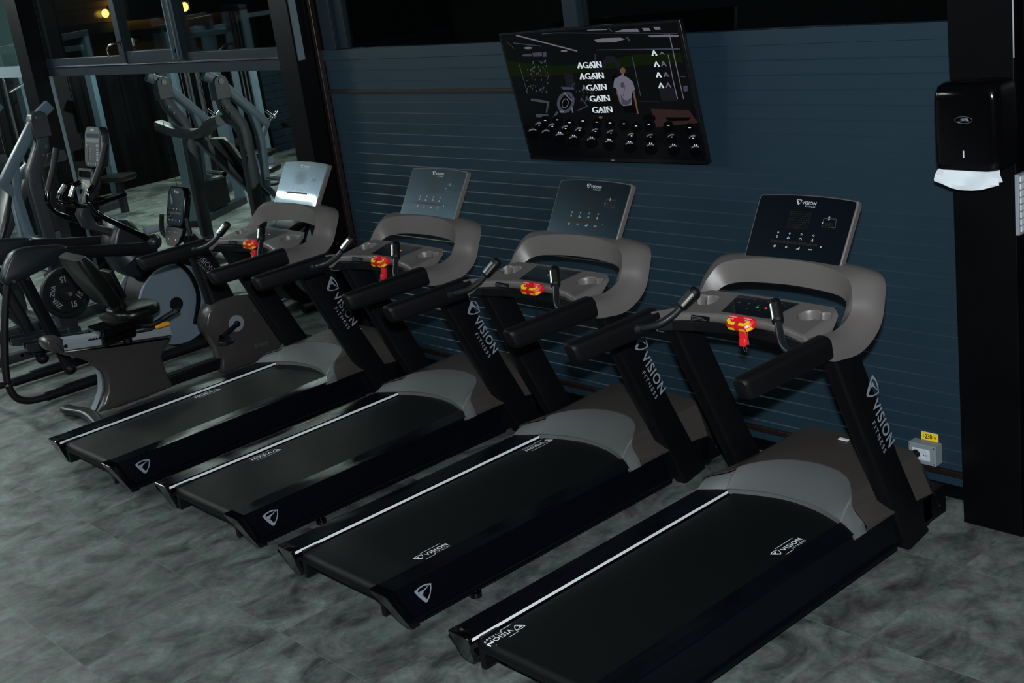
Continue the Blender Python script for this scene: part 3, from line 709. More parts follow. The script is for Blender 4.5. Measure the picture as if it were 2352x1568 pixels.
H = homography([(188, 298), (1808, 178), (2073, 1472), (480, 1430)], [(-TW/2, TH), (TW/2, TH), (TW/2, 0), (-TW/2, 0)])
E1 = em('tv_white', (.80, .90, .97), .75); E2 = em('tv_grey', (.50, .48, .62), .24); E3 = em('tv_dim', (.24, .28, .40), .16); E4 = em('tv_faint', (.11, .12, .18), .06)
E5 = em('tv_skin', (.60, .30, .22), .18); E6 = em('tv_floor', (.45, .22, .20), .055); E7 = em('tv_green', (.10, .20, .02), .035); E8 = em('tv_black', (.0, .0, .0), 0); E9 = em('tv_orange', (.8, .5, .1), .12)
lv = [.0078]
TVP = MB()
def pic(name, mat_, polys, label=None):
    b = TVP.use(mat_); lv[0] += .00008
    for P in polys: b.add([tf(H(*p), lv[0]) for p in P], [tuple(range(len(P)))])
def line(x0, y0, x1, y1, w_=6):
    L_ = math.hypot(x1-x0, y1-y0); nx, ny = -(y1-y0)/L_*w_/2, (x1-x0)/L_*w_/2
    return [(x0+nx, y0+ny), (x1+nx, y1+ny), (x1-nx, y1-ny), (x0-nx, y0-ny)]
def ell(cx, cy, rx, ry, rot=0, n=14, a0=0, a1=360):
    return [(cx+rx*math.cos(t)*math.cos(rot)-ry*math.sin(t)*math.sin(rot), cy+rx*math.cos(t)*math.sin(rot)+ry*math.sin(t)*math.cos(rot)) for t in [R(a0+(a1-a0)*k/n) for k in range(n)]]
pic('green_haze', E7, [[(250, 540), (700, 590), (1100, 560), (1400, 490), (1830, 470), (1850, 560), (1400, 590), (1000, 640), (500, 690), (290, 680)]])
pic('picture_floor', E6, [[(1560, 975), (1900, 985), (1985, 1100), (1610, 1140)]])
pic('picture_column', E4, [[(780, 655), (860, 660), (880, 790), (800, 800)], [(1630, 790), (1780, 785), (1800, 900), (1660, 910)], [(1120, 560), (1160, 500), (1230, 500), (1290, 560), (1280, 640), (1230, 560), (1180, 560), (1090, 650), (1050, 640)], [(1450, 900), (1640, 905), (1640, 915), (1450, 912)]])
pic('picture_ceiling_lights', E2, [line(345, 310, 900, 455, 12), line(990, 268, 1170, 262, 8), [(1235, 285), (1310, 262), (1440, 255), (1460, 285)], [(1480, 250), (1545, 250), (1560, 275), (1500, 280)], [(1580, 240), (1640, 240), (1650, 265), (1600, 268)], [(1050, 355), (1120, 340), (1290, 335), (1330, 350), (1240, 375), (1080, 378)], [(1530, 318), (1700, 308), (1810, 315), (1805, 330), (1560, 332)], ell(780, 453, 30, 9), ell(455, 425, 40, 10), line(1725, 305, 1790, 600, 8), line(1790, 600, 1855, 890, 7), line(1715, 490, 1760, 720, 7), line(1760, 720, 1800, 885, 8)])
pic('picture_ceiling_beams', E3, [line(580, 300, 700, 290, 6), line(700, 290, 1800, 300, 6), line(1070, 445, 1820, 435, 6), line(320, 380, 580, 410, 7), [(400, 485), (480, 475), (490, 500), (410, 500)], [(492, 470), (578, 462), (584, 500), (500, 503)], [(588, 463), (618, 460), (624, 502), (592, 505)], line(1395, 510, 1470, 860, 7), line(370, 560, 450, 840, 4), line(1060, 480, 1060, 560, 5), line(1180, 250, 1215, 280, 8), line(1345, 330, 1370, 365, 14), line(260, 365, 330, 430, 4), line(1800, 683, 1870, 688, 5), [(1850, 770), (1890, 765), (1890, 815), (1855, 820)], line(1515, 440, 1820, 440, 9)])
sp = []
random.seed(3)
for k in range(60):
    x = random.uniform(440, 650); y = random.uniform(540, 830); sp.append(ell(x, y, random.uniform(3, 7), random.uniform(5, 14), n=6))
for k in range(18): x = random.uniform(840, 1100); y = random.uniform(730, 1000); sp.append(ell(x, y, 4, 9, n=6))
pic('picture_sparkle', E3, sp)
pic('picture_machine', E3, [ell(795, 915, 78, 100, .3, 16), [(750, 775), (860, 780), (875, 800), (770, 800)], line(480, 890, 640, 915, 22), line(640, 905, 620, 1010, 14), line(930, 870, 990, 950, 8), line(990, 950, 900, 990, 8), [(520, 1020), (640, 1025), (625, 1050), (530, 1050)], line(720, 1000, 690, 1050, 20)])
pic('picture_machine_hub', E8, [ell(795, 915, 50, 70, .3, 14)])
pic('picture_machine_rim', E2, [line(780, 830, 850, 900, 10), line(850, 960, 860, 1010, 12), ell(760, 1000, 22, 10), ell(790, 925, 30, 46, .3, 12)])
pic('picture_machine_core', E8, [ell(790, 925, 24, 38, .3, 12)])
pic('picture_person', E2, [[(1228, 740), (1235, 705), (1300, 670), (1350, 690), (1400, 730), (1420, 800), (1392, 830), (1390, 940), (1330, 955), (1300, 940), (1270, 850), (1250, 790), (1225, 780)], line(1310, 660, 1310, 690, 22)])
pic('picture_shirt_folds', E3, [[(1290, 840), (1300, 930), (1340, 945), (1380, 920), (1390, 870), (1350, 900), (1320, 890)], ell(1306, 760, 16, 28), line(1330, 760, 1315, 860, 6)])
pic('picture_arms', E5, [line(1405, 810, 1430, 930, 18), line(1430, 930, 1446, 1020, 14), line(1255, 820, 1290, 930, 8), ell(1110, 1052, 18, 12), ell(1310, 632, 24, 30)])
pic('picture_dark_figure', E8, [[(1210, 680), (1250, 645), (1228, 740), (1222, 790)], [(1300, 950), (1400, 940), (1440, 1010), (1330, 1010)], ell(1545, 1060, 60, 40), [(1690, 1050), (1920, 1050), (1900, 1080), (1720, 1085)]])
# dumbbell rows
rowA = [(610, 1075), (720, 1070), (830, 1095), (950, 1080), (1075, 1090), (1195, 1098), (1320, 1105), (1430, 1125), (1545, 1110), (1720, 1120), (1910, 1140)]
rowB = [(560, 1120), (680, 1130), (800, 1150), (925, 1165), (1070, 1175), (1210, 1190), (1395, 1215), (1565, 1225), (1755, 1225), (1945, 1235)]
rowC = [(500, 1180), (620, 1190), (745, 1220), (870, 1245), (1030, 1260), (1190, 1280), (1375, 1300), (1565, 1315), (1770, 1325), (1965, 1330)]
heads = [ell(x, y+14, 47, 52, n=14) for x, y in rowA]+[ell(x, y+18, 52, 52, n=14) for x, y in rowB]+[ell(x, y+20, 58, 56, n=14) for x, y in rowC]
pic('picture_dumbbell_rims', E4, [ell(x, y+9, 48, 50, n=14) for x, y in rowA]+[ell(x, y+12, 53, 52, n=14) for x, y in rowB]+[ell(x, y+14, 59, 56, n=14) for x, y in rowC])
pic('picture_dumbbell_heads', E8, heads)
def arcs(rows, rx, ry, a0, a1):
    o = []
    for x, y in rows:
        A_ = ell(x, y+18, rx, ry, n=8, a0=a0, a1=a1); B2 = ell(x, y+24, rx*.94, ry*.84, n=8, a0=a0, a1=a1); o.append(A_+B2[::-1])
    return o
pic('picture_dumbbell_glints', E2, arcs(rowB, 46, 44, 205, 300)+arcs(rowC, 50, 46, 215, 320))
pic('picture_dumbbell_numbers', E1, [ell(x-12, y-32, 5, 7, n=6) for x, y in rowC[2:]]+[ell(x+6, y-30, 5, 7, n=6) for x, y in rowC[2:]]+[ell(x-5, y+2, 9, 4, n=6) for x, y in rowB]+[ell(x, y+3, 13, 4, n=6) for x, y in rowA])
# lettering (slab capitals)
def word(mb, txt, x0, y0, x1, y1, hpx, bold=.05):
    """txt with its baseline from (x0,y0) to (x1,y1) in the picture"""
    vs, fs, wd = text_geo(txt, 1.0, 1.0)
    def m_(v, dx=0, dy=0):
        a = v.x/wd; return tf(H(x0+(x1-x0)*a+dx - v.y/.73*hpx*.17, y0+(y1-y0)*a - v.y/.73*hpx+dy), lv[0])
    for dx in (-hpx*bold, 0, hpx*bold): mb.add([m_(v, dx) for v in vs], fs)
def slabs(mb, txt, x0, y0, x1, y1, hpx):
    # small slab feet below and above the stems
    n = len(txt); 
    for i, ch in enumerate(txt):
        a = x0+(x1-x0)*(i+.5)/n
        yb = y0+(y1-y0)*(i+.5)/n; hw = (x1-x0)/n*.5
        segs = {'A': [(-.95, -.30, 0), (.30, .95, 0)], 'I': [(-.55, .55, 0), (-.55, .55, 1)], 'N': [(-.95, -.35, 0), (-.95, -.3, 1), (.3, .95, 1)], 'G': []}[ch]
        for u0, u1, tp in segs:
            yy = yb-(hpx-5 if tp else 0); sh_ = -hpx*.17 if tp else 0
            mb.add([tf(H(px_, py_), lv[0]) for px_, py_ in ((a+u0*hw+sh_, yy+3), (a+u1*hw+sh_, yy+3), (a+u1*hw+sh_, yy-5), (a+u0*hw+sh_, yy-5))], [(0, 1, 2, 3)])
lv[0] += .0001
b = TVP.use(E1)
for (t_, x0, y0, x1) in (('AGAIN', 905, 607, 1122), ('AGAIN', 925, 706, 1142), ('GAIN', 990, 808, 1168), ('GAIN', 1018, 908, 1195), ('GAIN', 1040, 1010, 1218)):
    word(b, t_, x0, y0, x1, y0-6, 54); slabs(b, t_, x0, y0, x1, y0-6, 54)
for (x0, y0) in ((1570, 494), (1592, 596), (1610, 690), (1632, 786)):
    word(b, 'A', x0, y0, x0+50, y0-1, 48); slabs(b, 'A', x0, y0, x0+50, y0-1, 48)
b.use(E2); word(b, 'A', 946, 810, 990, 809, 54)
for (x0, y0) in ((1640, 488), (1656, 592), (1678, 688), (1698, 783)): word(b, 'A', x0, y0, x0+48, y0-1, 46 if y0 > 500 else 26)
b.use(E3); word(b, 'A', 974, 909, 1016, 908, 54); TVP.build('screen_picture', E1, tv, smooth=0, label='dark gym picture with white AGAIN lettering')

# ================================================================== towel dispenser, towel, switches, socket
dp = empty('towel_dispenser', (.60, 2.10, 1.555), 'glossy black paper towel dispenser on the right black column', 'towel dispenser')
rings = []
for z_, k, dy in ((0, .90, .0), (.004, .96, 0), (.03, 1.0, 0), (.15, 1.0, 0), (.26, .985, 0), (.30, .965, .0), (.322, .93, .012), (.332, .84, .030)):
    W_ = .136*k; D_ = .140-dy; q = []
    for x, y in rrect(2*W_, 2*D_, .038, 5):
        q.append((x, min(y-.0, 0) if y > 0 else y, z_-(.0 if z_ < .3 else abs(x)*.10)))
    rings.append([(x, -.002 if y >= 0 else y*1.0, z) for x, y, z in q])
MB().loft(rings).build('cover', M['gloss'], dp, smooth=50)
f1 = frame((0, -.1412, .19), (1, 0, 0), (0, 0, 1))
b = MB(); band(b, f1, [(.036*math.cos(a), .013*math.sin(a)) for a in [k*.3142 for k in range(20)]], [(.0352*math.cos(a), .0123*math.sin(a)) for a in [k*.3142 for k in range(20)]])
put_text(b, f1, 'JOFEL', -.012, -.003, .009, .034, bold=.03); put_text(b, f1, 'ee', -.024, -.009, .006, .012)
b.build('dispenser_logo', M['greyprint'], dp, smooth=0, label='small pale oval emblem')
MB().bx(-.006, -.001, -.1418, -.139, .048, .075).build('level_window', M['white_plastic'], dp, smooth=0)
MB().cyl((.02, -.1405, .205), (.02, -.1425, .205), .001, 6)
tw = []
for i in range(9):
    u_ = i/8; row = []
    for j, (dx, z_) in enumerate(((0, -.003), (0, -.022), (.0, -.045), (0, -.078+.0))):
        x = -.125+.25*u_
        droop = .030*math.sin(math.pi*min(1, max(0, (u_-.05)/.9)))
        zz = z_*(1 if j < 3 else .62)-(droop if j == 3 else droop*.25*j)+.005*math.sin(u_*9+j)*(j > 1)
        row.append((x*(1.0+.02*j), -.118-.012*math.sin(u_*7+j*1.2)-.008*j, zz))
    tw.append(row)
b = MB().loft(tw, closed=False).loft([[(x, y+.012+.01*k, z+.004) for k, (x, y, z) in enumerate(r)] for r in tw], closed=False)
o = b.build('paper_towel', M['paper'], smooth=25, loc=(.60, 2.10, 1.555)); tag(o, 'white paper towel hanging from the black dispenser', 'paper towel')
sw = empty('switch_panel', (.732, 2.135, 1.28), 'tall grey panel of white rocker switches on the side of the right column', 'light switch')
MB().bx(-.006, .010, -.045, .015, 0, .235).build('backplate', M['lightgrey'], sw, bevel=.002, smooth=0)
for k in range(8):
    MB().bx(.008, .015, -.036, .006, .012+.0275*k, .034+.0275*k).build('rocker', M['white_plastic'], sw, bevel=.0015, smooth=0)
sk = empty('power_socket', (.198, 2.285, .155), 'grey double power socket box low on the blue wall, black plug in its left outlet', 'power socket')
MB().bx(-.070, .064, -.055, 0, 0, .096).build('socket_box', M['lightgrey'], sk, bevel=.004, smooth=0)
MB().bx(-.052, .036, -.058, -.05, .020, .074).build('socket_plate', M['white_plastic'], sk, bevel=.002, smooth=0)
MB().ring((.014, -.060, .047), (0, 1, 0), .0175, .021, .005, 24).cyl((.014, -.0575, .047), (.014, -.0585, .047), .0175, 20).build('outlet', M['white_plastic'], sk)
MB().cyl((.008, -.0583, .047), (.008, -.0592, .047), .0025, 8).cyl((.020, -.0583, .047), (.020, -.0592, .047), .0025, 8).build('outlet_hole', M['black'], sk, smooth=0)
for x in (-.062, .056):
    for z_ in (.010, .086): MB().cyl((x, -.054, z_), (x, -.0565, z_), .003, 8).build('screw', M['steel'], sk)
pg = MB().cyl((-.031, -.057, .047), (-.031, -.09, .044), .020, 18, .015); pp = spline([(-.031, -.085, .045), (-.035, -.11, .03), (-.045, -.11, -.02), (-.07, -.09, -.09), (-.12, -.08, -.14), (-.2, -.10, -.148)], 6)
o = pg.tube(pp, .006, 8).build('power_plug', M['black'], loc=(.198, 2.285, .155)); tag(o, 'black power plug and cable in the left outlet of the grey socket box', 'plug')
st_ = empty('voltage_sticker', (.163, 2.2845, .249), 'small yellow 230 V warning sticker above the grey socket', 'sticker')
MB().bx(0, .083, -.0025, 0, 0, .040).build('sticker_sheet', M['white_plastic'], st_, smooth=0)
MB().bx(.002, .081, -.003, -.001, .002, .038).build('yellow_face', M['yellow'], st_, smooth=0)
f1 = frame((0, -.0036, 0), (1, 0, 0), (0, 0, 1)); b = MB(); put_text(b, f1, '230', .018, .010, .021, .036, bold=.03); put_text(b, f1, 'V', .062, .010, .014, .012, bold=.03)
b.add([f1(p) for p in ((.009, .020), (.014, .032), (.011, .022), (.016, .022), (.008, .006), (.012, .018), (.007, .017))], [(0, 1, 2, 3), (3, 4, 5), (5, 6, 0)])
b.build('sticker_lettering', M['black'], st_, smooth=0)

# ================================================================== recumbent bike beside the leftmost treadmill
rb = empty('recumbent_bike', (-4.80, 1.0, 0), 'recumbent exercise bike with taupe body and orange seat lever, left of the treadmills', 'exercise bike')
def at(mb, dx=4.80, dy=-1.0):
    mb.v = [(x+dx, y+dy, z) for x, y, z in mb.v]; return mb
def shell(poly_, xc, hw, inset=.018, bulge=.012):
    """side-profile body with rounded edges: poly_ (y,z) extruded across x"""
    n = len(poly_); cy_ = sum(p[0] for p in poly_)/n; cz_ = sum(p[1] for p in poly_)/n; rings = []
    def ins(d):
        out = []
        for i in range(n):
            a, b, c = Vector((*poly_[i-1],)), Vector((*poly_[i],)), Vector((*poly_[(i+1) % n],))
            t = ((b-a).normalized()+(c-b).normalized()); t = t.normalized() if t.length > 1e-6 else (c-b).normalized()
            out.append(b+Vector((-t.y, t.x))*d)
        return out
    area_ = sum(poly_[i-1][0]*poly_[i][1]-poly_[i][0]*poly_[i-1][1] for i in range(n)); sg = 1 if area_ > 0 else -1
    for dx, d in ((-hw, inset), (-hw+.004, inset*.45), (-hw+inset*.8, 0), (hw-inset*.8, 0), (hw-.004, inset*.45), (hw, inset)):
        rings.append([(xc+dx, p.x, p.y) for p in ins(sg*d)])
    return MB().loft(rings)
def smooth_poly(pts, n=3):
    P = [Vector((p[0], p[1], 0)) for p in pts]; k = len(P); out = []
    for i in range(k):
        p0, p1, p2, p3 = P[i-1], P[i], P[(i+1) % k], P[(i+2) % k]
        for j in range(n):
            t = j/n; q = .5*((2*p1)+(p2-p0)*t+(2*p0-5*p1+4*p2-p3)*t*t+(3*p1-p0-3*p2+p3)*t**3); out.append((q.x, q.y))
    return out
XB = -4.80
rear = [(.545, .045), (.60, .105), (.640, .165), (.656, .24), (.650, .30), (.60, .37), (.52, .43), (.44, .475), (.425, .512), (.80, .450), (1.160, .388), (1.165, .372), (1.10, .31), (1.066, .262), (1.075, .15), (1.10, .04), (.90, .03), (.70, .03)]
at(shell(rear, XB, .066, .028)).build('rear_body', M['bike'], rb, smooth=60)
at(MB().loft([[(XB-.035, *p), (XB+.035, *p)] for p in ((.548, .04), (.596, .10), (.636, .165), (.652, .24), (.645, .30))], closed=False).loft([[(XB-.035, p[0]-.012, p[1]+.006), (XB+.035, p[0]-.012, p[1]+.006)] for p in ((.548, .04), (.596, .10), (.636, .165), (.652, .24), (.645, .30))], closed=False)).build('rear_trim', M['lightgrey'], rb)
at(shell(smooth_poly([(.335, .600), (.345, .54), (.40, .505), (.44, .50), (.445, .585), (.39, .612)]), XB, .07, .022)).build('rail_end_cap', M['bike'], rb, smooth=60)
# aluminium seat rail, sloping down to the front
def slab(mb, a, b, hw, up0, up1, xc=XB):
    (y0_, z0_), (y1_, z1_) = a, b
    return mb.loft([[(xc-hw, y0_, z0_+up0), (xc+hw, y0_, z0_+up0), (xc+hw, y0_, z0_+up1), (xc-hw, y0_, z0_+up1)], [(xc-hw, y1_, z1_+up0), (xc+hw, y1_, z1_+up0), (xc+hw, y1_, z1_+up1), (xc-hw, y1_, z1_+up1)]])
m_ = slab(MB(), (.428, .511), (1.165, .388), .062, .0, .066); slab(m_, (.428, .511), (1.165, .388), .066, .012, .022); slab(m_, (.428, .511), (1.165, .388), .066, .030, .052)
rl = at(m_).build('seat_rail', M['alu'], rb, bevel=.002, smooth=0, label='bright aluminium rail')
m_ = MB()
for k in range(16): m_.box((XB+.0665, .62+.0185*k, .527-.0031*k), (.002, .010, .014))
slab(m_, (.60, .529), (.90, .479), .0668, -.0045, .0035, XB); at(m_).build('rail_teeth', M['black'], rl, smooth=0)
at(MB().cyl((XB+.066, .450, .535), (XB+.072, .450, .535), .012, 14)).build('rail_bolt', M['black'], rl)
at(MB().tube(spline([(-5.10, .485, .03), (-5.02, .480, .035), (-4.90, .50, .040), (-4.80, .505, .045), (-4.70, .50, .040), (-4.58, .480, .035), (-4.50, .485, .03)], 4), 1, sec=rrect(.085, .048, .02, 3))).build('rear_stabiliser', M['dark_grey'], rb, smooth=60)
at(MB().bx(XB-.045, XB+.045, 1.05, 1.52, .04, .115)).build('boom', M['black'], rb, bevel=.01)
# seat, back rest, carriage
at(MB().loft([[(XB+x*k, 0.965+y*k2, z-.012) for x, y in rrect(.35, .31, .12, 5)] for z, k, k2 in ((.585, .80, .85), (.600, .97, .98), (.635, 1, 1), (.655, .93, .94), (.662, .75, .8))])).build('seat', M['upholstery'], rb, smooth=60)
at(MB().loft([[(XB+x, y, z) for x, y in rrect(w_, d_, .05, 4)] for z, w_, d_ in ((.50, .16, .26), (.56, .20, .28), (.59, .30, .30))] if 0 else [[(XB+x, .93+y, z) for x, y in rrect(w_, d_, .05, 4)] for z, w_, d_ in ((.50, .16, .26), (.56, .22, .28), (.595, .34, .30))])).build('seat_pan', M['black'], rb, smooth=50)
bp_ = []
for q, z0_ in ((0, .70), (.12, .735), (.5, .87), (.85, 1.01), (1, 1.06)):
    yy = .835-.175*q; w_ = .25+.09*math.sin(q*math.pi*.75); bp_.append([(XB+x*w_/.4, yy+(y)-.01, z0_+y*.35) for x, y in rrect(.40, .085 if 0 < q < 1 else .06, .03, 4)])
at(MB().loft(bp_)).build('backrest', M['upholstery'], rb, smooth=60)
at(MB().tube([(XB, .86, .78), (XB, .90, .66), (XB, .93, .58)], .028, 12).box((XB, .875, .82), (.16, .03, .20), (R(15), 0, 0))).build('backrest_support', M['black'], rb, bevel=.006)
at(MB().loft([[(XB+x, .80+y, z) for x, y in rrect(w_, d_, .02, 3)] for z, w_, d_ in ((.462, .19, .22), (.470, .20, .235), (.565, .22, .25), (.572, .215, .245))])).build('carriage', M['gloss'], rb, smooth=50)
at(MB().cyl((XB+.10, .84, .475), (XB+.10, .84, .445), .030, 18)).build('carriage_knob', M['black'], rb)
for s in (-1, 1):
    h = at(MB().tube(spline([(XB+s*.12, .92, .545), (XB+s*.20, .96, .535), (XB+s*.225, 1.02, .548), (XB+s*.225, 1.18, .585)], 5), .016, 10)).build('seat_handle', M['rubber'], rb)
    at(MB().tube([(XB+s*.225, 1.045, .556), (XB+s*.225, 1.155, .582)], .0175, 12)).build('pulse_plate', M['steel'], h)
at(MB().tube(spline([(XB+.13, .90, .50), (XB+.19, .96, .505), (XB+.20, 1.0, .512)], 4), .008, 8)).build('lever_arm', M['black'], rb)
at(MB().tube([(XB+.20, .998, .511), (XB+.20, 1.01, .512), (XB+.20, 1.05, .512), (XB+.20, 1.095, .508), (XB+.20, 1.102, .507)], lambda t: [.010, .016, .017, .015, .008][round(t*4)], 12)).build('seat_lever', M['orange'], rb, label='bright orange grip')
# front drive housing
front = smooth_poly([(1.43, .405), (1.46, .462), (1.52, .505), (1.61, .515), (1.76, .50), (1.90, .45), (1.98, .33), (2.0, .18), (1.97, .07), (1.86, .02), (1.74, .012), (1.52, .012), (1.462, .03), (1.485, .11), (1.478, .19), (1.44, .29), (1.42, .36)], 3)
at(shell(front, XB, .072, .014)).build('drive_housing', M['bike'], rb, smooth=60)
at(MB().cyl((XB+.068, 1.64, .325), (XB+.078, 1.64, .325), .058, 28)).build('crank_disc', M['lightgrey'], rb)
at(MB().box((XB+.092, 1.565, .292), (.022, .175, .032), (R(24), 0, 0)).cyl((XB+.07, 1.64, .325), (XB+.105, 1.64, .325), .020, 14)).build('crank', M['black'], rb, bevel=.006)
pd = at(MB().loft([[(XB+.155+x, 1.492+y, z) for x, y in rrect(.095, .10, .03, 3)] for z in (.238, .262)])).build('pedal', M['dark_grey'], rb, bevel=.003, smooth=50)
at(MB().loft([[(XB+.155+.052*math.cos(a), 1.492+o_, .25+.052*math.sin(a)*1.05) for o_ in (-.02, .02)] for a in [R(k*15-10) for k in range(15)]], closed=False)).build('pedal_strap', M['rubber'], pd)
f1 = frame((XB+.0735, 1.80, .37), (0, 1, 0), (0, 0, 1)); b = MB(); shield(b, f1, 0, 0, .022); at(b).build('housing_emblem', M['dimprint'], rb, smooth=0)
f1 = frame((XB+.0735, 1.74, .115), (0, 1, 0), (0, 0, 1)); b = MB(); logo(b, f1, 0, 0, .018); at(b).build('housing_lettering', M['dimprint'], rb, smooth=0)
# mast and console
at(MB().loft([[(XB+x, yy+y, zz) for x, y in rrect(.11, d_, .03, 3)] for yy, zz, d_ in ((1.60, .48, .20), (1.57, .62, .17), (1.54, .78, .17), (1.50, .90, .12), (1.46, 1.0, .07))])).build('mast', M['black'], rb, smooth=50)
f1 = frame((XB+.056, 1.475, .86), Vector((0, .55, -.83)), Vector((0, .83, .55))); b = MB(); put_text(b, f1, 'VISION', .0, -.02, .038, .16); put_text(b, f1, 'FITNESS', .04, -.045, .014, .10, 1.3); at(b).build('mast_lettering', M['greyprint'], rb, smooth=0, label='pale lettering')
def plate_console(par, xc, yc, zc, w_, h_, tilt_, depth, body, glass, corner=.05):
    u_ = Vector((1, 0, 0)); v_ = Vector((0, math.sin(tilt_), math.cos(tilt_))); n_ = u_.cross(v_)
    c_0 = Vector((xc, yc, zc)); P = lambda x, y, d: c_0+u_*x+v_*y+n_*d
    top = [(x, y+(.02*(1-(x/(w_/2))**2) if y > 0 else 0)) for x, y in rrect(w_, h_, corner, 5)]
    o = MB().loft([[P(x*.85, y*.9, -depth) for x, y in top], [P(x, y, -depth*.8) for x, y in top], [P(x, y, -.006) for x, y in top], [P(x*.97, y*.98, 0) for x, y in top]]); at(o, -par.location.x, -par.location.y).build('console', body, par, smooth=50)
    return P, top
P, top = plate_console(rb, -4.795, 1.415, 1.195, .245, .25, .30, .05, M['gloss'], None)
b = MB().use(M['screen']).add([P(x*.90, y*.93, .0015) for x, y in top], [tuple(range(len(top)))]).use(M['icon'])
ff = lambda p: P(p[0], p[1], .003); logo(b, ff, -.03, .10, .010)
for k in range(4):
    b.add([ff((-.075+.048*k+x, -.01+y)) for x, y in rrect(.006, .008, .002, 1)], [tuple(range(8))]); b.add([ff((-.075+.048*k+x, -.085+y)) for x, y in rrect(.007, .008, .002, 1)], [tuple(range(8))])
for k in range(5): b.add([ff((.085+x, .075-.013*k+y)) for x, y in rrect(.004, .006, .001, 1)], [tuple(range(8))])
b.use(M['amber_dots']).add([ff(p) for p in ((-.085, -.045), (.085, -.045), (.085, -.03), (-.085, -.03))], [(0, 1, 2, 3)])
at(b).build('console_screen', M['screen'], rb, smooth=0)
kp_ = [(-.115, .0), (.115, .0), (.112, -.05), (.09, -.10), (.05, -.125), (-.05, -.125), (-.09, -.10), (-.112, -.05)]
Q = lambda x, y, d: Vector((-4.795+x, 1.375+y*.42-d*.9, 1.068+y*.9-d*.42*-1*0))
at(MB().loft([[Q(x, y, -.04) for x, y in kp_], [Q(x, y, 0) for x, y in kp_]])).build('keypad', M['black'], rb, bevel=.004, smooth=0)
b = MB().use(M['dimprint']); qf = lambda p: Q(p[0], p[1], .0016)
for k in range(4): b.add([qf((-.06+.04*k+x, -.03+y)) for x, y in rrect(.012, .008, .002, 1)], [tuple(range(8))])
b.use(M['led_green']).add([qf((-.045+x, -.08+y)) for x, y in rrect(.008, .008, .002, 1)], [tuple(range(8))]); b.use(M['led_red']).add([qf((.05+x, -.08+y)) for x, y in rrect(.010, .010, .002, 1)], [tuple(range(8))])
at(b).build('keypad_marks', M['dimprint'], rb, smooth=0)
for s in (-1, 1):
    at(MB().tube(spline([(-4.795+s*.06, 1.42, .955), (-4.795+s*.13, 1.40, .965), (-4.795+s*.19, 1.38, 1.01), (-4.795+s*.195, 1.38, 1.06), (-4.795+s*.175, 1.39, 1.14)], 5), .016, 10)).build('console_handle', M['rubber'], rb)

# ================================================================== suspension elliptical
el_ = empty('elliptical_trainer', (-5.75, 1.2, 0), 'large black elliptical trainer with silver-blue side discs and grey console, by the mirrors', 'elliptical trainer')
E0 = lambda mb: at(mb, 5.75, -1.2)
for s, xx in ((1, -5.45), (-1, -6.05)):
    p = spline([(xx, .45, .90), (xx, .385, .72), (xx, .318, .48), (xx, .275, .26), (xx, .292, .125), (xx, .37, .062), (xx, .50, .045), (xx, .62, .045)], 6)
    E0(MB().tube(p, .025, 12)).build('rear_hoop', M['rubber'], el_)
    E0(MB().cyl((xx, .50, .046), (xx, .64, .046), .032, 14).cyl((xx, .64, .05), (xx, 1.95, .05), .038, 14)).build('base_tube', M['black'], el_)
    housing = smooth_poly([(.40, .90), (.43, .965), (.50, 1.055), (.60, 1.075), (.76, 1.048), (.87, 1.020), (.86, .965), (.78, .925), (.66, .90), (.52, .875), (.43, .865)], 2)
    E0(shell(housing, xx, .045, .018)).build('pivot_cover', M['dark_grey'], el_, smooth=60)
    for yy, zz in ((.468, .882), (.56, .875)): E0(MB().cyl((xx+.04, yy, zz), (xx+.052, yy, zz), .011, 12)).build('pivot_bolt', M['chrome'], el_)
    E0(MB().tube([(xx, .80, .982), (xx, 1.10, .918), (xx, 1.52, .835)], 1, sec=rrect(.05, .085, .02, 3))).build('top_arm', M['black'], el_, smooth=50)
    E0(MB().tube(spline([(xx-.04*s, .555, .90), (xx-.05*s, .62, .64), (xx-.06*s, .68, .40), (xx-.06*s, .725, .17)], 4), 1, sec=rrect(.05, .085, .022, 3))).build('swing_arm', M['black'], el_, smooth=50)
    E0(MB().ball((xx-.06*s, .728, .165), .045, 10, (1, 1, .9))).build('swing_joint', M['black'], el_)
    tr = []
    xo = xx-.16*s
    for q, wd in ((0, .06), (.08, .13), (.3, .15), (.7, .15), (.94, .12), (1, .05)):
        tr.append([(xo+x, .50+.42*q, .37-.05*q+z) for x, z in ((-wd/2, -.02), (wd/2, -.02), (wd/2, .035), (wd/2-.012, .035), (wd/2-.014, 0), (-wd/2+.014, 0), (-wd/2+.012, .035), (-wd/2, .035))])
    E0(MB().loft(tr)).build('foot_tray', M['dark_grey'], el_, smooth=35)
# drive housing with discs at the front
cyc, czc, rr_ = 1.635, .36, .300
E0(MB().cyl((-5.92, cyc+.075, czc), (-5.58, cyc+.075, czc), .335, 48)).build('drive_housing', M['black'], el_, bevel=.02, smooth=50)
for s, xx in ((1, -5.575), (-1, -5.925)):
    d = E0(MB().cyl((xx-.01*s, cyc, czc), (xx+.012*s, cyc, czc), rr_, 56)).build('side_disc', M['disc'], el_, bevel=.006, smooth=50, label='silver-blue round disc')
    E0(MB().cyl((xx+.012*s, cyc-.005, czc+.005), (xx+.016*s, cyc-.005, czc+.005), .052, 28)).build('disc_hub', M['black'], d)
    E0(MB().tube(spline([(xx+.03*s, cyc+.045, czc+.33), (xx+.035*s, cyc+.14, czc+.20), (xx+.035*s, cyc+.17, czc+.02), (xx+.03*s, cyc+.10, czc-.18)], 6), .018, 10)).build('link_rod', M['gloss'], el_)
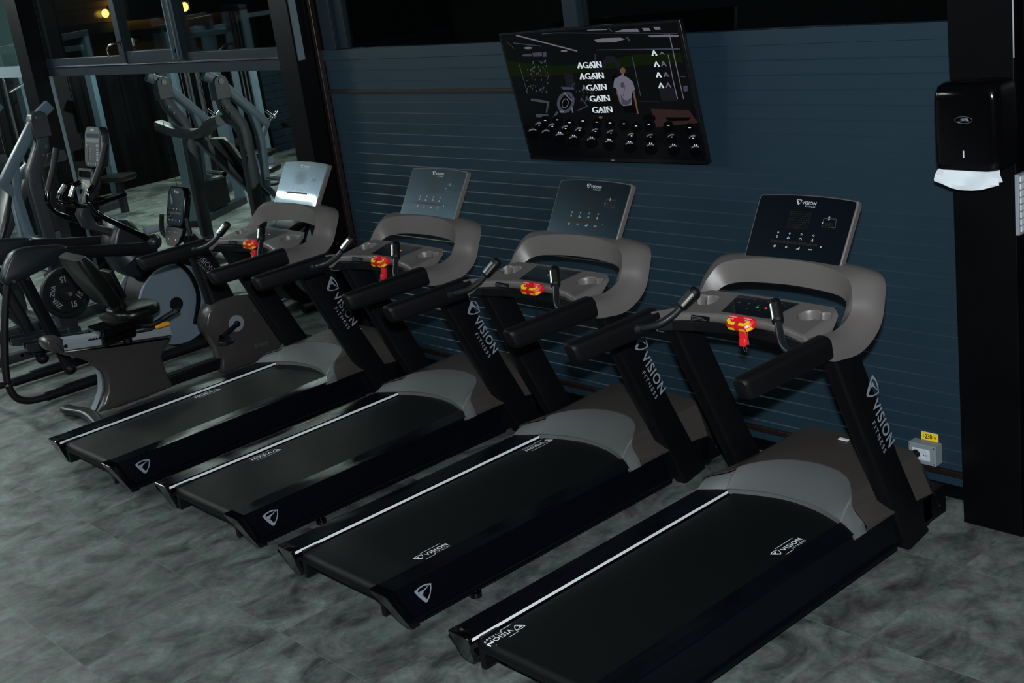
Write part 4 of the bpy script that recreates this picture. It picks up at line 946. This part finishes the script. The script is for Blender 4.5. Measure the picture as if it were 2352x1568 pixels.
sh_ = smooth_poly([(1.28, .86), (1.33, .99), (1.38, 1.04), (1.47, 1.03), (1.53, .93), (1.60, .84), (1.58, .66), (1.45, .60), (1.32, .70)], 3)
E0(shell(sh_, -5.75, .11, .04)).build('mast_shroud', M['dark_grey'], el_, smooth=60)
E0(MB().tube(spline([(-5.66, 1.56, .93), (-5.66, 1.72, .92), (-5.64, 1.86, .86), (-5.64, 1.97, .74), (-5.64, 2.02, .58)], 5), 1, sec=rrect(.06, .06, .02, 3))).build('front_cowl', M['lightgrey'], el_, smooth=60)
E0(MB().loft([[(-5.75+x, yy+y, zz) for x, y in rrect(w_, d_, .02, 3)] for yy, zz, w_, d_ in ((1.36, .96, .12, .12), (1.20, 1.05, .08, .10), (1.17, 1.15, .08, .09), (1.25, 1.28, .09, .08), (1.34, 1.42, .12, .06))])).build('mast', M['gunmetal'], el_, smooth=50)
E0(MB().cyl((-5.75, 1.35, .88), (-5.75, 1.42, .78), .11, 24, .15)).build('mast_boot', M['dark_grey'], el_)
P, top = plate_console(el_, -5.70, 1.335, 1.585, .27, .27, .24, .07, M['dark_grey'], None, .05)
ff = lambda p, d=.002: P(p[0], p[1], d)
b = MB().use(M['gunmetal']).add([ff((x*.88, y*.93)) for x, y in top], [tuple(range(len(top)))]).use(M['screen'])
b.add([ff(p, .003) for p in ((-.10, .07), (.10, .07), (.10, .098), (-.10, .098))], [(0, 1, 2, 3)]).use(M['dimprint'])
b.add([ff(p, .003) for p in ((-.11, .035), (.11, .035), (.11, .064), (-.11, .064))], [(0, 1, 2, 3)])
b.use(M['lightgrey'])
for dx in (-.095, -.07, .07, .095): b.add([ff((dx+x, .015+y), .004) for x, y in rrect(.014, .020, .005, 2)], [tuple(range(12))])
for i in range(5):
    for dx in (-.035, .015): b.add([ff((dx+x, -.01-.018*i+y), .004) for x, y in rrect(.011, .009, .003, 1)], [tuple(range(8))])
for k in range(4): b.add([ff((-.055+.036*k+x, -.112+y), .004) for x, y in rrect(.018, .020, .007, 2)], [tuple(range(12))])
b.use(M['greyprint'])
for i in range(5): b.add([ff((.085+x, -.012-.018*i+y), .004) for x, y in rrect(.034, .011, .002, 1)], [tuple(range(8))])
b.add([ff(p, .004) for p in ((-.03, .118), (.03, .118), (.03, .130), (-.03, .130))], [(0, 1, 2, 3)])
b.use(M['amber_dots']).add([ff(p, .004) for p in ((-.105, -.09), (-.07, -.09), (-.07, -.01), (-.105, -.01))], [(0, 1, 2, 3)])
E0(b).build('console_face', M['gunmetal'], el_, smooth=0, label='grey keypad with pale buttons')
Q2 = lambda x, y, d: Vector((-5.77+x, 1.255+y*.24-d*.97, 1.375+y*.97+d*.24))
t2 = rrect(.25, .15, .03, 4)
E0(MB().loft([[Q2(x, y, -.06) for x, y in t2], [Q2(x, y, 0) for x, y in t2]])).build('reading_shelf', M['gunmetal'], el_, bevel=.006, smooth=40)
b = MB().use(M['gloss']).add([Q2(x, y+.035, .002) for x, y in rrect(.19, .045, .012, 3)], [tuple(range(16))]).use(M['lightgrey']).add([Q2(x+.02, y-.035, .002) for x, y in rrect(.14, .065, .01, 3)], [tuple(range(16))])
b.use(M['yellow']).add([Q2(x, y, .004) for x, y in ((-.035, -.025), (.05, -.045), (.05, -.040), (-.035, -.018))], [(0, 1, 2, 3)])
E0(b).build('shelf_label', M['lightgrey'], el_, smooth=0)
for s, pts in ((1, [(-5.42, 1.313, 1.626), (-5.42, 1.244, 1.49), (-5.42, 1.16, 1.372), (-5.42, 1.113, 1.323), (-5.42, 1.107, 1.248), (-5.42, 1.145, 1.175), (-5.42, 1.27, 1.07), (-5.43, 1.41, .965), (-5.45, 1.48, .90)]),
               (-1, [(-6.08, 1.232, 1.593), (-6.08, 1.169, 1.448), (-6.08, 1.095, 1.307), (-6.08, 1.074, 1.23), (-6.08, 1.098, 1.167), (-6.08, 1.174, 1.099), (-6.07, 1.32, 1.02), (-6.06, 1.476, .935)])):
    h = E0(MB().tube(spline(pts, 5), .021, 12)).build('swing_handlebar', M['gloss'], el_)
    E0(MB().tube([Vector(pts[0])*(1.0), Vector(pts[1]), Vector(pts[2])], .0245, 12)).build('grip', M['rubber'], h)
    E0(MB().ball((pts[-1][0], pts[-1][1]+.03, pts[-1][2]-.02), .058, 12)).build('handlebar_joint', M['dark_grey'], h)
for pts in ([(-5.90, 1.209, 1.352), (-5.90, 1.158, 1.348), (-5.90, 1.106, 1.297), (-5.90, 1.087, 1.248), (-5.88, 1.12, 1.215), (-5.80, 1.20, 1.20), (-5.74, 1.24, 1.22)], [(-5.60, 1.143, 1.388), (-5.60, 1.097, 1.368), (-5.60, 1.058, 1.304), (-5.60, 1.07, 1.261), (-5.62, 1.11, 1.225), (-5.68, 1.19, 1.21), (-5.74, 1.24, 1.22)]):
    h = E0(MB().tube(spline(pts, 5), .017, 10)).build('pulse_handle', M['gloss'], el_)
    E0(MB().tube([Vector(pts[1])+Vector((.004, -.004, .002)), Vector(pts[2])+Vector((.004, -.004, .002))], .0178, 10)).build('pulse_plate', M['steel'], h)
E0(MB().tube([(-5.62, 1.2, 1.20), (-5.60, 1.45, 1.23)], .014, 10).tube([(-5.9, 1.2, 1.20), (-5.9, 1.45, 1.19)], .014, 10).tube([(-5.6, 1.45, 1.23), (-5.9, 1.45, 1.19)], .014, 10)).build('handle_frame', M['gloss'], el_)

# ================================================================== plate-loaded press machine by the mirrors
pr = empty('press_machine', (-7.4, 1.4, 0), 'grey-blue and black plate-loaded press machine standing in front of the mirrors', 'weight machine')
P0 = lambda mb: at(mb, 7.4, -1.4)
def bar(mb, pts, w_=.07, h_=.09, r=.012, upv=(1, 0, 0)): return mb.tube(pts, 1, sec=rrect(w_, h_, r, 2), upv=upv)
for xx in (-6.94, -7.98):
    yk = P0(MB().loft([[(xx+x, *p) for p in [(1.40, 1.60), (1.545, 1.60), (1.545, 1.74), (1.535, 1.78), (1.505, 1.80), (1.465, 1.805), (1.425, 1.785), (1.405, 1.74)]] for x in (-.05, .05)])).build('pivot_yoke', M['gunmetal'], pr, bevel=.006, smooth=40)
    for sx in (-.053, .053): P0(MB().cyl((xx+sx*.94, 1.475, 1.752), (xx+sx*1.12, 1.475, 1.752), .024, 20)).build('pivot_cap', M['chrome'], yk)
    u = P0(bar(MB(), [(xx, 1.472, 1.62), (xx, 1.46, 1.54), (xx, 1.385, 1.42), (xx, 1.345, 1.36), (xx, 1.325, 1.26), (xx, 1.327, 1.16)] + [(xx, 1.33, 1.10), (xx, 1.34, .60), (xx, 1.34, .05)], .105, .085)).build('upright', M['gunmetal'], pr, smooth=30)
    for zz, yy in ((1.53, 1.475), (1.47, 1.44)): P0(MB().cyl((xx+.05, yy, zz), (xx+.058, yy, zz), .012, 12)).build('bolt', M['chrome'], u)
    a = P0(bar(MB(), [(xx, 1.60, 1.83), (xx, 1.475, 1.752), (xx, 1.09, 1.31)], .085, .062)).build('lever_arm', M['steel_blue'], pr, smooth=30)
    P0(bar(MB(), [(xx, 1.22, 1.46), (xx, 1.175, 1.22), (xx, 1.19, .98), (xx, 1.21, .78)], .068, .060)).build('hanging_bar', M['steel_blue'], a, smooth=30)
    P0(bar(MB(), [(xx, 1.085, 1.335), (xx, 1.19, 1.20)], .068, .058)).build('gusset_bar', M['steel_blue'], a, smooth=30)
    P0(MB().cyl((xx-.04, 1.05, 1.42), (xx+.06, 1.03, 1.36), .013, 10).cyl((xx, 1.08, 1.32), (xx, .96, 1.40), .013, 10)).build('stop_pin', M['chrome'], a)
    P0(MB().tube(spline([(xx, 1.21, .80), (xx-.02, 1.10, .78), (xx-.05, .98, .80)], 4), .017, 10)).build('hand_lever', M['dark_grey'], a)
    P0(MB().cyl((xx-.05, .99, .80), (xx-.08, .86, .83), .022, 12)).build('lever_grip', M['steel'], a)
    P0(MB().cyl((xx+.03, 1.21, .86), (xx+.33, 1.21, .86), .024, 16)).build('weight_horn', M['steel'], a)
P0(bar(MB(), spline([(-6.86, 1.56, 1.44), (-7.10, 1.52, 1.40), (-7.36, 1.49, 1.31), (-7.60, 1.48, 1.29), (-7.85, 1.50, 1.31), (-8.10, 1.53, 1.37)], 5), .10, .085, .015, (0, 0, 1))).build('cross_beam', M['gunmetal'], pr, smooth=40)
P0(bar(MB(), [(-7.46, 1.50, 1.26), (-7.46, 1.15, .80), (-7.46, .88, .42)], .08, .09)).build('main_post', M['gunmetal'], pr, smooth=30)
P0(bar(MB(), [(-7.46, 1.95, .05), (-7.46, .35, .05)], .09, .09)).build('base_beam', M['gunmetal'], pr)
P0(bar(MB(), [(-6.85, 1.34, .05), (-8.05, 1.34, .05)], .09, .09, .01, (0, 0, 1))).build('base_cross', M['gunmetal'], pr)
P0(bar(MB(), [(-7.46, .60, .09), (-7.46, .72, .42)], .07, .08)).build('seat_post', M['gunmetal'], pr)
P0(MB().loft([[(-7.46+x*k, .70+y*k, z) for x, y in rrect(.34, .36, .08, 4)] for z, k in ((.42, .94), (.44, 1), (.49, 1), (.505, .9))])).build('seat', M['upholstery'], pr, smooth=50)
P0(MB().loft([[(-7.46+x*k, .98+z0_*.55+y, .62+z0_) for x, y in rrect(.36, .07, .03, 4)] for z0_, k in ((0, .7), (.05, .95), (.3, 1), (.55, .8), (.6, .55))])).build('backrest', M['upholstery'], pr, smooth=50)
P0(bar(MB(), [(-7.10, 1.38, 1.40), (-7.12, 1.30, 1.34), (-7.10, 1.20, 1.10), (-7.05, 1.18, .80), (-7.0, 1.05, .60)], .05, .05)).build('foot_lever', M['steel_blue'], pr, smooth=30)

# weight plate on its horn, part of a storage post behind the bike
wp = empty('weight_plate', (-6.55, 1.22, .455), 'black 15 kg rubber weight plate hung on a steel horn behind the recumbent bike', 'weight plate')
prof = [(.018, .026), (.06, .026), (.065, .014), (.150, .012), (.158, .026), (.188, .026), (.196, .018), (.196, -.018), (.188, -.026), (.018, -.026)]
rings = []
for k in range(49):
    a = 2*math.pi*k/48; rings.append([(x, r*math.cos(a), r*math.sin(a)) for r, x in prof])
b = MB().use(M['rubber']).loft(rings, True, False).use(M['greyprint'])
for ang, txt, sz, rad in ((92, '15', .045, .108), (-68, '15', .045, .108), (-22, '15', .045, .108), (214, 'ZIVA', .036, .108), (158, 'ZIVA', .034, .108)):
    a = R(ang); up_ = Vector((0, math.cos(a), math.sin(a)));
    if txt == '15' and ang < 0: v_ = Vector((0, .05, 1)) if ang == -68 else Vector((0, -.6, .8))
    elif txt == '15': v_ = Vector((0, 0, -1))
    else: v_ = up_
    v_.normalize(); u_ = v_.cross(Vector((1, 0, 0))); wd = sz*.95 if txt == '15' else sz*2.6
    c0 = Vector((.0145, 0, 0))+up_*rad-u_*wd/2-v_*sz/2
    put_text(b, frame(c0, u_, v_), txt, 0, 0, sz, wd, bold=.04)
b.build('plate_disc', M['rubber'], wp, smooth=40, label='black rubber disc with grey numerals')
ps = empty('plate_stand', (-6.70, 1.22, 0), 'black steel plate storage post with steel horn, behind the elliptical trainer', 'plate stand')
MB().bx(-.10, -.02, -.04, .04, .04, .60).build('post', M['gunmetal'], ps, bevel=.004, smooth=0)
MB().bx(-.12, .22, -.045, .045, 0, .06).build('base', M['gunmetal'], ps, bevel=.004, smooth=0)
MB().cyl((-.02, 0, .455), (.24, 0, .455), .0165, 18).build('horn', M['steel'], ps)
# long low frame on the floor by the mirrors
lf_ = empty('floor_frame', (-7.6, .9, 0), 'low gunmetal floor frame with bright bolts, behind the elliptical trainer', 'machine frame')
bar(MB(), [(.95, -.30, .06), (.95, .55, .06)], .07, .08).build('beam', M['gunmetal'], lf_)
for yy in (-.1, .18): MB().cyl((.98, yy, .07), (.99, yy, .07), .014, 12).build('bolt', M['chrome'], lf_)
bar(MB(), [(.95, .1, .08), (.95, -.12, .42)], .05, .05).build('brace', M['gunmetal'], lf_)

# ================================================================== machines across the room, seen in the mirrors
def cable_machine(x, y, rz, label, arc=False):
    e = empty('cable_machine', (x, y, 0), label, 'weight machine', 'cable machines seen in the mirrors', rz)
    for dx in (-.55, .55): MB().bx(dx-.04, dx+.04, -.05, .05, 0, 2.15).build('column', M['steel_blue'], e, bevel=.004, smooth=0)
    MB().bx(-.59, .59, -.05, .05, 2.10, 2.18).build('top_beam', M['gunmetal'], e, bevel=.004, smooth=0)
    MB().bx(-.59, .59, -.06, .06, 0, .08).build('base_beam', M['gunmetal'], e, bevel=.004, smooth=0)
    for dx in (-.12, .12): MB().cyl((dx, 0, .08), (dx, 0, 2.10), .017, 10).build('guide_rod', M['chrome'], e)
    MB().bx(-.20, .20, -.06, .06, .10, .85).build('weight_stack', M['black'], e, bevel=.003, smooth=0)
    for dx in (-.015, .36): MB().cyl((dx, -.08, .5), (dx, -.08, 2.08), .004, 6).build('cable', M['steel'], e)
    MB().tube([(-.35, -.45, 1.72), (-.12, -.5, 1.80), (.12, -.5, 1.80), (.35, -.45, 1.72)], .015, 10).build('lat_bar', M['chrome'], e)
    MB().bx(-.02, .02, -.5, 0, 1.98, 2.04).build('pulley_arm', M['steel_blue'], e, bevel=.003, smooth=0)
    MB().loft([[(x_*k, -.62+y_*k, z) for x_, y_ in rrect(.30, .42, .07, 3)] for z, k in ((.44, .9), (.46, 1), (.50, 1), (.51, .9))]).build('seat', M['upholstery'], e, smooth=50)
    MB().bx(-.03, .03, -.66, -.58, .05, .45).build('seat_post', M['gunmetal'], e)
    if arc: MB().tube(spline([(.55, -.05, 1.45), (.55, -.20, 1.42), (.55, -.36, 1.28), (.55, -.44, 1.10)], 6), 1, sec=rrect(.06, .06, .01, 2), upv=(1, 0, 0)).build('curved_guard', M['white_plastic'], e, smooth=40)
    return e
cable_machine(-10.9, -1.9, .15, 'cable machine with pale curved guard, reflected at the right end of the mirror', True)
cable_machine(-12.6, -.9, .5, 'cable machine with lat bar, reflected above the press machine')
cable_machine(-12.2, .7, 1.2, 'cable machine reflected in the left mirror behind the elliptical console')
cable_machine(-10.2, .0, 1.0, 'cable machine nearest the left mirror joint, two pale cables showing')
def bench(x, y, rz, label):
    e = empty('weight_bench', (x, y, 0), label, 'bench', 'benches seen in the mirrors', rz)
    MB().loft([[(x_*k, y_*k, z) for x_, y_ in rrect(.30, 1.1, .08, 4)] for z, k in ((.41, .95), (.43, 1), (.48, 1), (.49, .95))]).build('bench_pad', M['upholstery'], e, smooth=50)
    MB().bx(-.035, .035, -.45, .45, .36, .41).build('spine', M['gunmetal'], e)
    for yy in (-.42, .42): MB().bx(-.28, .28, yy-.03, yy+.03, 0, .05).build('foot_bar', M['gunmetal'], e); MB().bx(-.03, .03, yy-.03, yy+.03, .05, .36).build('leg', M['gunmetal'], e)
    MB().tube([(-.30, .5, .75), (.30, .5, .75)], .013, 10).build('cross_handle', M['chrome'], e)
    for s in (-1, 1): MB().bx(s*.27-.02, s*.27+.02, .48, .52, 0, .78).build('rack_post', M['gunmetal'], e)
    return e
bench(-8.9, -3.6, .4, 'flat black bench on the open floor in front of the weight machines')
bench(-9.6, -1.6, -.5, 'flat black bench reflected on the open floor of the mirror')

cable_machine(-11.4, 1.5, 1.4, 'cable machine reflected at the far left of the mirrors, past the narrow column')
cable_machine(-12.9, -2.2, .3, 'cable machine reflected just left of the slatted panel')
cable_machine(-11.3, -.6, .9, 'cable machine with bright rods reflected over the recumbent bike console')
